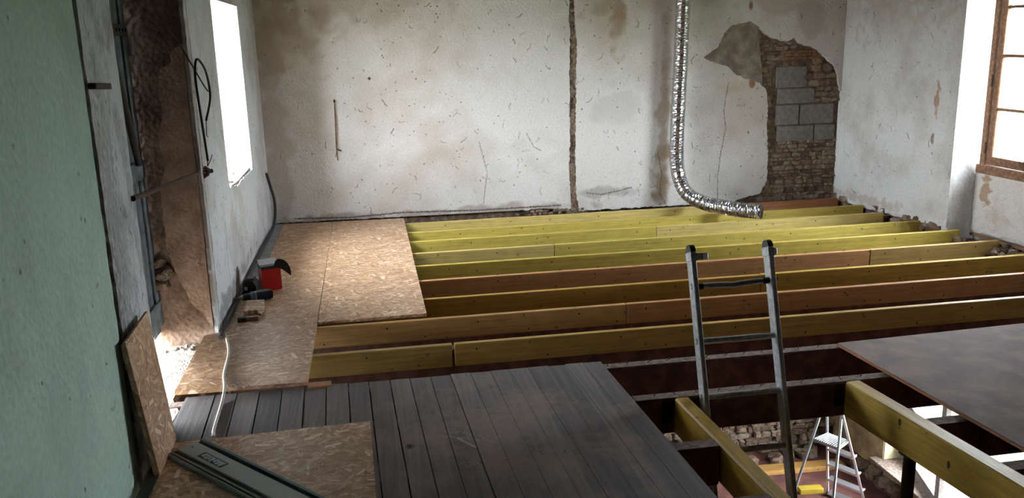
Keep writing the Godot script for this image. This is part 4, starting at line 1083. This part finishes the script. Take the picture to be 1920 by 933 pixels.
# ------------------------------------------------------------------ tools on the chipboard
func build_tools():
	var y := 0.0195
	# red carton with an open black lid
	var rb := thing("red_box", "red cardboard box with open black lid on the chipboard", "box", Vector3(-0.695, y, -5.755))
	var bs := Basis(Vector3.UP, 0.35)
	part(rb, "body", bx(Vector3(0.125, 0.165, 0.10), 0.002), M.red, Transform3D(bs, Vector3(0, 0.0825, 0)))
	part(rb, "side_print", bx(Vector3(0.002, 0.163, 0.098)), M.black, Transform3D(bs, bs * Vector3(0.0625, 0.0825, 0)), "black printed side of the box")
	part(rb, "back_flap", bx(Vector3(0.122, 0.002, 0.06)), M.paper, Transform3D(bs * Basis(Vector3.RIGHT, 0.55), bs * Vector3(0, 0.182, -0.03)), "pale inside of the lid")
	part(rb, "front_rim", bx(Vector3(0.127, 0.022, 0.102), 0.002), M.black, Transform3D(bs, Vector3(0, 0.158, 0)))
	var fl := MB.new()
	var q := PackedVector2Array()
	for p in [[-0.01, 0.0], [0.0, 0.03], [0.02, 0.045], [0.04, 0.042], [0.062, 0.03], [0.08, 0.008], [0.092, -0.02], [0.097, -0.05], [0.094, -0.078], [0.05, -0.035]]: q.append(Vector2(p[0], p[1]))
	fl.prism(q, 0.003, Transform3D(Basis(Vector3.UP, 0.1), bs * Vector3(0.03, 0.0, 0.055) + Vector3(0, 0.168, 0)))
	part(rb, "side_flap", fl.done(), M.black)
	for k in 5:
		part(rb, "gold_print", bx(Vector3(0.001, 0.012, 0.016)), plain(Color(0.62, 0.52, 0.25), 0.5), Transform3D(bs, bs * Vector3(0.0641, 0.045 + k * 0.02, 0.02)))
	# black charger
	var ch := thing("battery_charger", "black tool battery charger against the left wall beside red box", "charger", Vector3(-0.805, y, -5.665))
	var cb := Basis(Vector3.UP, -0.25)
	var b := MB.new()
	b.prism(PackedVector2Array([Vector2(-0.045, 0), Vector2(0.045, 0), Vector2(0.045, 0.06), Vector2(0.025, 0.095), Vector2(-0.03, 0.10), Vector2(-0.045, 0.075)]), 0.08, Transform3D(cb, cb * Vector3(0, 0, 0.04)))
	part(ch, "housing", b.done(), M.black)
	part(ch, "sticker", bx(Vector3(0.022, 0.024, 0.001)), M.paper, Transform3D(cb, cb * Vector3(-0.025, 0.045, 0.0408)))
	part(ch, "slot", bx(Vector3(0.05, 0.012, 0.06), 0.003), M.dark, Transform3D(cb, cb * Vector3(0.0, 0.105, 0)))
	# cordless drill on its side
	var dl := thing("cordless_drill", "blue and black cordless drill lying before the red box", "drill", Vector3(-0.75, y + 0.034, -5.49))
	var ax := Basis(Vector3.UP, 0.22)     # local x = from bit to motor
	var mk := func(called: String, x0: float, x1: float, r0: float, r1: float, mat: Material, sides := 14):
		part(dl, called, tb([ax * Vector3(x0, 0, 0), ax * Vector3(x1, 0, 0)], [r0, r1], sides), mat)
	mk.call("bit", -0.155, -0.105, 0.004, 0.004, M.steel, 8)
	mk.call("chuck_nose", -0.11, -0.09, 0.010, 0.019, M.steel)
	mk.call("chuck", -0.09, -0.045, 0.021, 0.024, M.black)
	mk.call("clutch_ring", -0.045, -0.015, 0.029, 0.030, M.bluegrey)
	mk.call("collar", -0.015, -0.007, 0.031, 0.031, M.steel)
	mk.call("motor_housing", -0.007, 0.075, 0.032, 0.033, M.blue)
	mk.call("end_bell", 0.075, 0.095, 0.033, 0.022, M.black)
	part(dl, "grip", tb([ax * Vector3(0.03, -0.008, -0.02), ax * Vector3(0.04, -0.012, -0.05), ax * Vector3(0.045, -0.012, -0.08)], [0.020, 0.017, 0.019], 10), M.blue)
	part(dl, "battery", bx(Vector3(0.075, 0.042, 0.045), 0.006), M.black, Transform3D(ax, ax * Vector3(0.045, -0.012, -0.10)))
	# offcuts
	var oc := thing("board_offcut", "square strand board offcut with a torn edge beside the drill", "offcut", Vector3(-0.745, y, -5.25))
	b = MB.new()
	var tp: Array = [Vector2(-0.055, -0.12), Vector2(0.05, -0.11), Vector2(0.07, 0.10)]
	for k in 7: tp.append(Vector2(0.055 - k * 0.017, 0.105 + rng.randf_range(-0.01, 0.02)))
	var pp := PackedVector2Array()
	for p in tp: pp.append(Vector2(p.x, -p.y))
	b.prism(pp, 0.018, Transform3D(Basis(Vector3.RIGHT, Vector3.FORWARD, Vector3.UP), Vector3(0, 0.042, 0)), Vector2(0.2, 0.1), Vector2(0.8, 0.8))
	part(oc, "board", b.done(), M.osb)
	b = MB.new()
	b.prism(PackedVector2Array([Vector2(-0.05, -0.09), Vector2(0.05, -0.09), Vector2(0.045, 0.1), Vector2(-0.05, 0.11)]), 0.0235, Transform3D(Basis(Vector3.RIGHT, Vector3.FORWARD, Vector3.UP), Vector3(0, 0.024, 0)), Vector2(0.5, 0.1), Vector2(0.8, 0.8))
	part(oc, "board", b.done(), M.osb)
	var ws := thing("wood_scrap", "thin dark ended wood scrap in front of the board offcut", "scrap", Vector3(-0.765, y, -5.07))
	var wsb := Basis(Vector3.UP, 0.15)
	part(ws, "stick", bx(Vector3(0.07, 0.026, 0.035), 0.002), wood(Color(0.45, 0.32, 0.24)), Transform3D(wsb, wsb * Vector3(0.03, 0.013, 0)))
	part(ws, "dark_end", bx(Vector3(0.05, 0.0265, 0.0355), 0.002), M.black, Transform3D(wsb, wsb * Vector3(-0.03, 0.0135, 0)))

# ------------------------------------------------------------------ room below
func build_lower_room():
	var lf := struct("floor_lower", "dusty red-brown floor of the room below")
	part(lf, "slab", bxx(Vector3(-1.5, -3.0, -8.3), Vector3(5.3, -2.75, 3.0)), M.lowfloor)
	var lw := struct("wall_lower", "yellowish plaster wall with a low window in the room below")
	for q in [[-8.4, -6.95, -2.75, -0.25], [-6.95, -4.9, -2.75, -2.47], [-6.95, -4.9, -1.2, -0.25], [-4.9, 3.0, -2.75, -0.25]]:
		part(lw, "masonry", bxx(Vector3(4.75, q[2], q[0]), Vector3(5.2, q[3], q[1])), M.lowwall)
	part(lw, "reveal", bxx(Vector3(4.76, -2.46, -6.952), Vector3(5.19, -1.2, -6.94)), M.lowcream)
	part(lw, "skirting", bxx(Vector3(4.72, -2.75, -7.9), Vector3(4.76, -2.60, -4.9), 0.01), M.stones[1])
	for k in 14:
		part(lw, "stone", stone_mesh(), M.stones[k % 3], Transform3D(Basis(Vector3.UP, rng.randf() * 3).scaled_local(Vector3(0.12, 0.10, 0.10)), Vector3(4.72, -2.70 + rng.randf() * 0.12, -7.75 + k * 0.085)))
	var w3 := struct("window_3", "low grey casement window of the room below, standing ajar", Transform3D(Basis.IDENTITY, Vector3(4.75, -2.46, -6.9)))
	part(w3, "sill", bxx(Vector3(-0.10, -0.02, -0.12), Vector3(0.42, 0.012, 2.0), 0.006), M.oldtop)
	part(w3, "post", bxx(Vector3(0.18, 0.012, -0.04), Vector3(0.25, 1.26, 0.03), 0.004), M.lowframe)
	part(w3, "post", bxx(Vector3(0.18, 0.012, 1.93), Vector3(0.25, 1.26, 2.0), 0.004), M.lowframe)
	part(w3, "rail", bxx(Vector3(0.18, 1.20, 0.03), Vector3(0.25, 1.26, 1.93), 0.004), M.lowframe)
	for s in 2:
		var hb := Transform3D(Basis(Vector3.UP, -0.30 if s == 0 else 0.0), Vector3(0.17, 0.02, 0.03 if s == 0 else 0.98))
		var cs := part(w3, "casement", bxx(Vector3(0, 0, 0), Vector3(0.045, 0.09, 0.92), 0.004), M.lowframe, hb)
		for q in [[0.0, 0.09, 0.0, 1.16], [0.83, 0.92, 0.0, 1.16]]:
			part(cs, "stile", bxx(Vector3(0, q[2] + 0.09, q[0]), Vector3(0.045, q[3], q[1]), 0.004), M.lowframe)
		for y in [[0.55, 0.585], [1.10, 1.16]]:
			part(cs, "rail", bxx(Vector3(0.002, y[0], 0.09), Vector3(0.043, y[1], 0.83), 0.003), M.lowframe)
		for y in [[0.09, 0.55], [0.585, 1.10]]:
			part(cs, "pane", bxx(Vector3(0.02, y[0], 0.09), Vector3(0.024, y[1], 0.83)), M.glass)
	# rubble foot of the back wall below
	var ru := struct("trim_1", "rough rubble foot of the back wall in the room below", Transform3D(Basis(Vector3.UP, -atan2(0.14, 5.55)), Vector3(-0.9, 0, -8.0)))
	rubble(ru, "stone", Rect2(3.2, -2.75, 2.4, 0.55), -0.03, Vector2(0.10, 0.055), PackedVector2Array(), 0.75, 0.09)
	for k in 26:
		part(ru, "stone", stone_mesh(), M.stones[k % 3], Transform3D(Basis(Vector3.UP, rng.randf() * 3).scaled_local(Vector3(0.14, 0.09, 0.11) * rng.randf_range(0.5, 1.2)), Vector3(3.6 + rng.randf() * 1.9, -2.72, 0.06 + rng.randf() * 0.2)))
	# planks lying below
	timber(Vector3(3.1, -2.70, -7.50), Vector3(4.62, -2.70, -7.42), 0.05, 0.14, wood(Color(0.80, 0.62, 0.36)), "floor_plank", "yellow plank lying at the wall foot of the room below", "plank")
	timber(Vector3(3.93, -2.70, -7.02), Vector3(4.16, -2.70, -7.0), 0.05, 0.09, wood(Color(0.80, 0.70, 0.24)), "timber_offcut", "short yellow timber block on the lower floor beside the stepladder", "offcut")
	timber(Vector3(2.6, -2.70, -6.6), Vector3(3.25, -2.70, -6.55), 0.05, 0.12, wood(Color(0.80, 0.70, 0.24)), "floor_plank", "yellow plank end on the lower floor under the left trimmer", "plank")
	# steel prop under the right trimmer
	var pr := thing("steel_prop", "dark steel prop standing under the right yellow trimmer", "prop", Vector3(2.276, -2.75, -3.135))
	part(pr, "tube", tb([Vector3(0, 0.01, 0), Vector3(0, 1.5, 0)], 0.030, 12), M.iron)
	part(pr, "inner_tube", tb([Vector3(0, 1.5, 0), Vector3(0, 2.525, 0)], 0.027, 12), M.iron)
	part(pr, "collar", tb([Vector3(0, 1.46, 0), Vector3(0, 1.54, 0)], 0.038, 12), M.iron)
	part(pr, "foot_plate", bx(Vector3(0.13, 0.01, 0.13), 0.001), M.iron, Transform3D(Basis.IDENTITY, Vector3(0, 0.005, 0)))
	part(pr, "head_plate", bx(Vector3(0.07, 0.01, 0.07), 0.001), M.iron, Transform3D(Basis.IDENTITY, Vector3(0, 2.531, 0)))
	# red and white sack below
	var sk := thing("sack", "red and white paper sack on the lower floor, glimpsed past the boards", "sack", Vector3(3.0, -2.75, -7.55))
	part(sk, "paper", bx(Vector3(0.32, 0.16, 0.26), 0.04), M.paper, Transform3D(Basis(Vector3.UP, 0.4), Vector3(0, 0.08, 0)))
	part(sk, "print", bx(Vector3(0.326, 0.06, 0.266), 0.03), M.red, Transform3D(Basis(Vector3.UP, 0.4), Vector3(0, 0.09, 0)), "red printed band")
	# stepladder
	var o := Vector3(4.0, -2.75, -6.5)
	var sl := thing("stepladder", "bright aluminium stepladder with platform standing in the room below", "stepladder", o)
	var A := Vector3(3.732, -1.9, -6.49); var B := Vector3(3.919, -1.9, -6.568); var C := Vector3(3.852, -1.9, -6.263); var D := Vector3(4.022, -1.9, -6.382)
	var kB := Vector3(0.31, -1, -0.42); var kD := Vector3(0.42, -1, -0.24); var kA := Vector3(-0.34, -1, 0.08); var kC := Vector3(-0.22, -1, 0.30)
	for q in [[A, kA, "rear_leg"], [C, kC, "rear_leg"], [B, kB, "rail"], [D, kD, "rail"]]:
		var p: Vector3 = q[0] - o
		var kk: Vector3 = q[1]
		var lg := part(sl, q[2], tb([p - kk * 0.30, p, p + kk * 0.85], 0.0125, 10), M.alubright)
		part(lg, "foot", tb([p + kk * 0.80, p + kk * 0.849], 0.017, 8), M.dark)
	part(sl, "hand_hoop", tb(Array(spline([A - kA * 0.30 - o, (A + B) * 0.5 - kA * 0.5 - o + Vector3(0.1, 0.02, 0), (B - kB * 0.30) - o])), 0.011, 8), M.alubright)
	part(sl, "hand_hoop", tb(Array(spline([C - kC * 0.30 - o, (C + D) * 0.5 - kC * 0.5 - o + Vector3(0.1, 0.02, 0), (D - kD * 0.30) - o])), 0.011, 8), M.alubright)
	var pt := part(sl, "platform", sheet([Vector2(A.x, A.z) - Vector2(o.x, o.z), Vector2(B.x, B.z) - Vector2(o.x, o.z), Vector2(D.x, D.z) - Vector2(o.x, o.z), Vector2(C.x, C.z) - Vector2(o.x, o.z)], 0.85, 0.022), M.alubright)
	for k in 12:
		var f := 0.06 + k * 0.08
		part(pt, "tread_rib", tb([A.lerp(C, f) - o + Vector3(0.008, 0.001, 0), B.lerp(D, f) - o + Vector3(-0.008, 0.001, 0)], 0.004, 6), M.alu)
	for k in 4:
		var dy := 0.205 * (k + 1)
		var l := B + kB * dy - o
		var r := D + kD * dy - o
		var w := (r - l).normalized()
		var dd := w.cross(Vector3.UP).normalized()
		var b := MB.new()
		b.box(Vector3.ZERO, Vector3(l.distance_to(r), 0.022, 0.085), 0.003)
		part(sl, "step", b.done(), M.alubright, Transform3D(Basis(w, Vector3.UP, w.cross(Vector3.UP)), (l + r) * 0.5 - dd * 0.02))

# ------------------------------------------------------------------ debris at the foot of the window niche
func build_debris():
	var tr := struct("trim_3", "earthy rubble ledge at the foot of the right window niche")
	part(tr, "ledge", bxx(Vector3(4.66, -0.25, -6.25), Vector3(4.905, -0.10, -5.1)), M.mortar)
	for k in 70:
		var sc := rng.randf_range(0.02, 0.07)
		part(tr, "stone", stone_mesh(), M.stones[k % 3], Transform3D(Basis(Vector3(rng.randf(), 1, rng.randf()).normalized(), rng.randf() * 6).scaled_local(Vector3(sc, sc * 0.7, sc * 1.2)), Vector3(rng.randf_range(4.68, 4.89), -0.10 + sc * 0.25, rng.randf_range(-6.22, -5.12))))
	part(tr, "batten", bx(Vector3(0.03, 0.025, 1.0), 0.003), wood(Color(0.50, 0.36, 0.26)), Transform3D(Basis(Vector3.UP, 0.03), Vector3(4.885, -0.045, -5.70)))

# ------------------------------------------------------------------ outdoors
func build_outside():
	var g := struct("ground", "lawn outside the house")
	part(g, "lawn", bxx(Vector3(5.2, -3.4, -60), Vector3(70, -3.0, 50)), M.grass)
	part(g, "terrace", bxx(Vector3(-60, -0.7, -60), Vector3(-1.52, -0.35, 50)), M.paving)
	# shrubs beyond the lower window
	for s in [[7.2, -7.2, 1.3], [8.2, -9.6, 1.7]]:
		var sh := thing("garden_shrub", "green leafy shrub %s outside the low window" % ("near" if s[2] < 1.5 else "further off"), "shrub", Vector3(s[0], -3.0, s[1]))
		part(sh, "stem", tb([Vector3(0, 0, 0), Vector3(0.05, s[2] * 0.7, 0)], [0.04, 0.015], 7), M.old)
		var b := MB.new()
		for k in 900:
			var d := Vector3(rng.randfn(), rng.randfn(), rng.randfn()).normalized() * pow(rng.randf(), 0.4)
			var c := Vector3(d.x * 0.6, s[2] * 0.55 + d.y * s[2] * 0.45, d.z * 0.6)
			var u := Vector3(rng.randfn(), rng.randfn(), rng.randfn()).normalized() * 0.06
			var w := u.cross(Vector3(rng.randfn(), rng.randfn(), rng.randfn())).normalized() * 0.03
			b.quad(c - u, c + w, c + u, c - w, u.cross(w).normalized())
		var fo := part(sh, "foliage", b.done(), M.leaf)
		fo.set_meta("kind", "stuff")
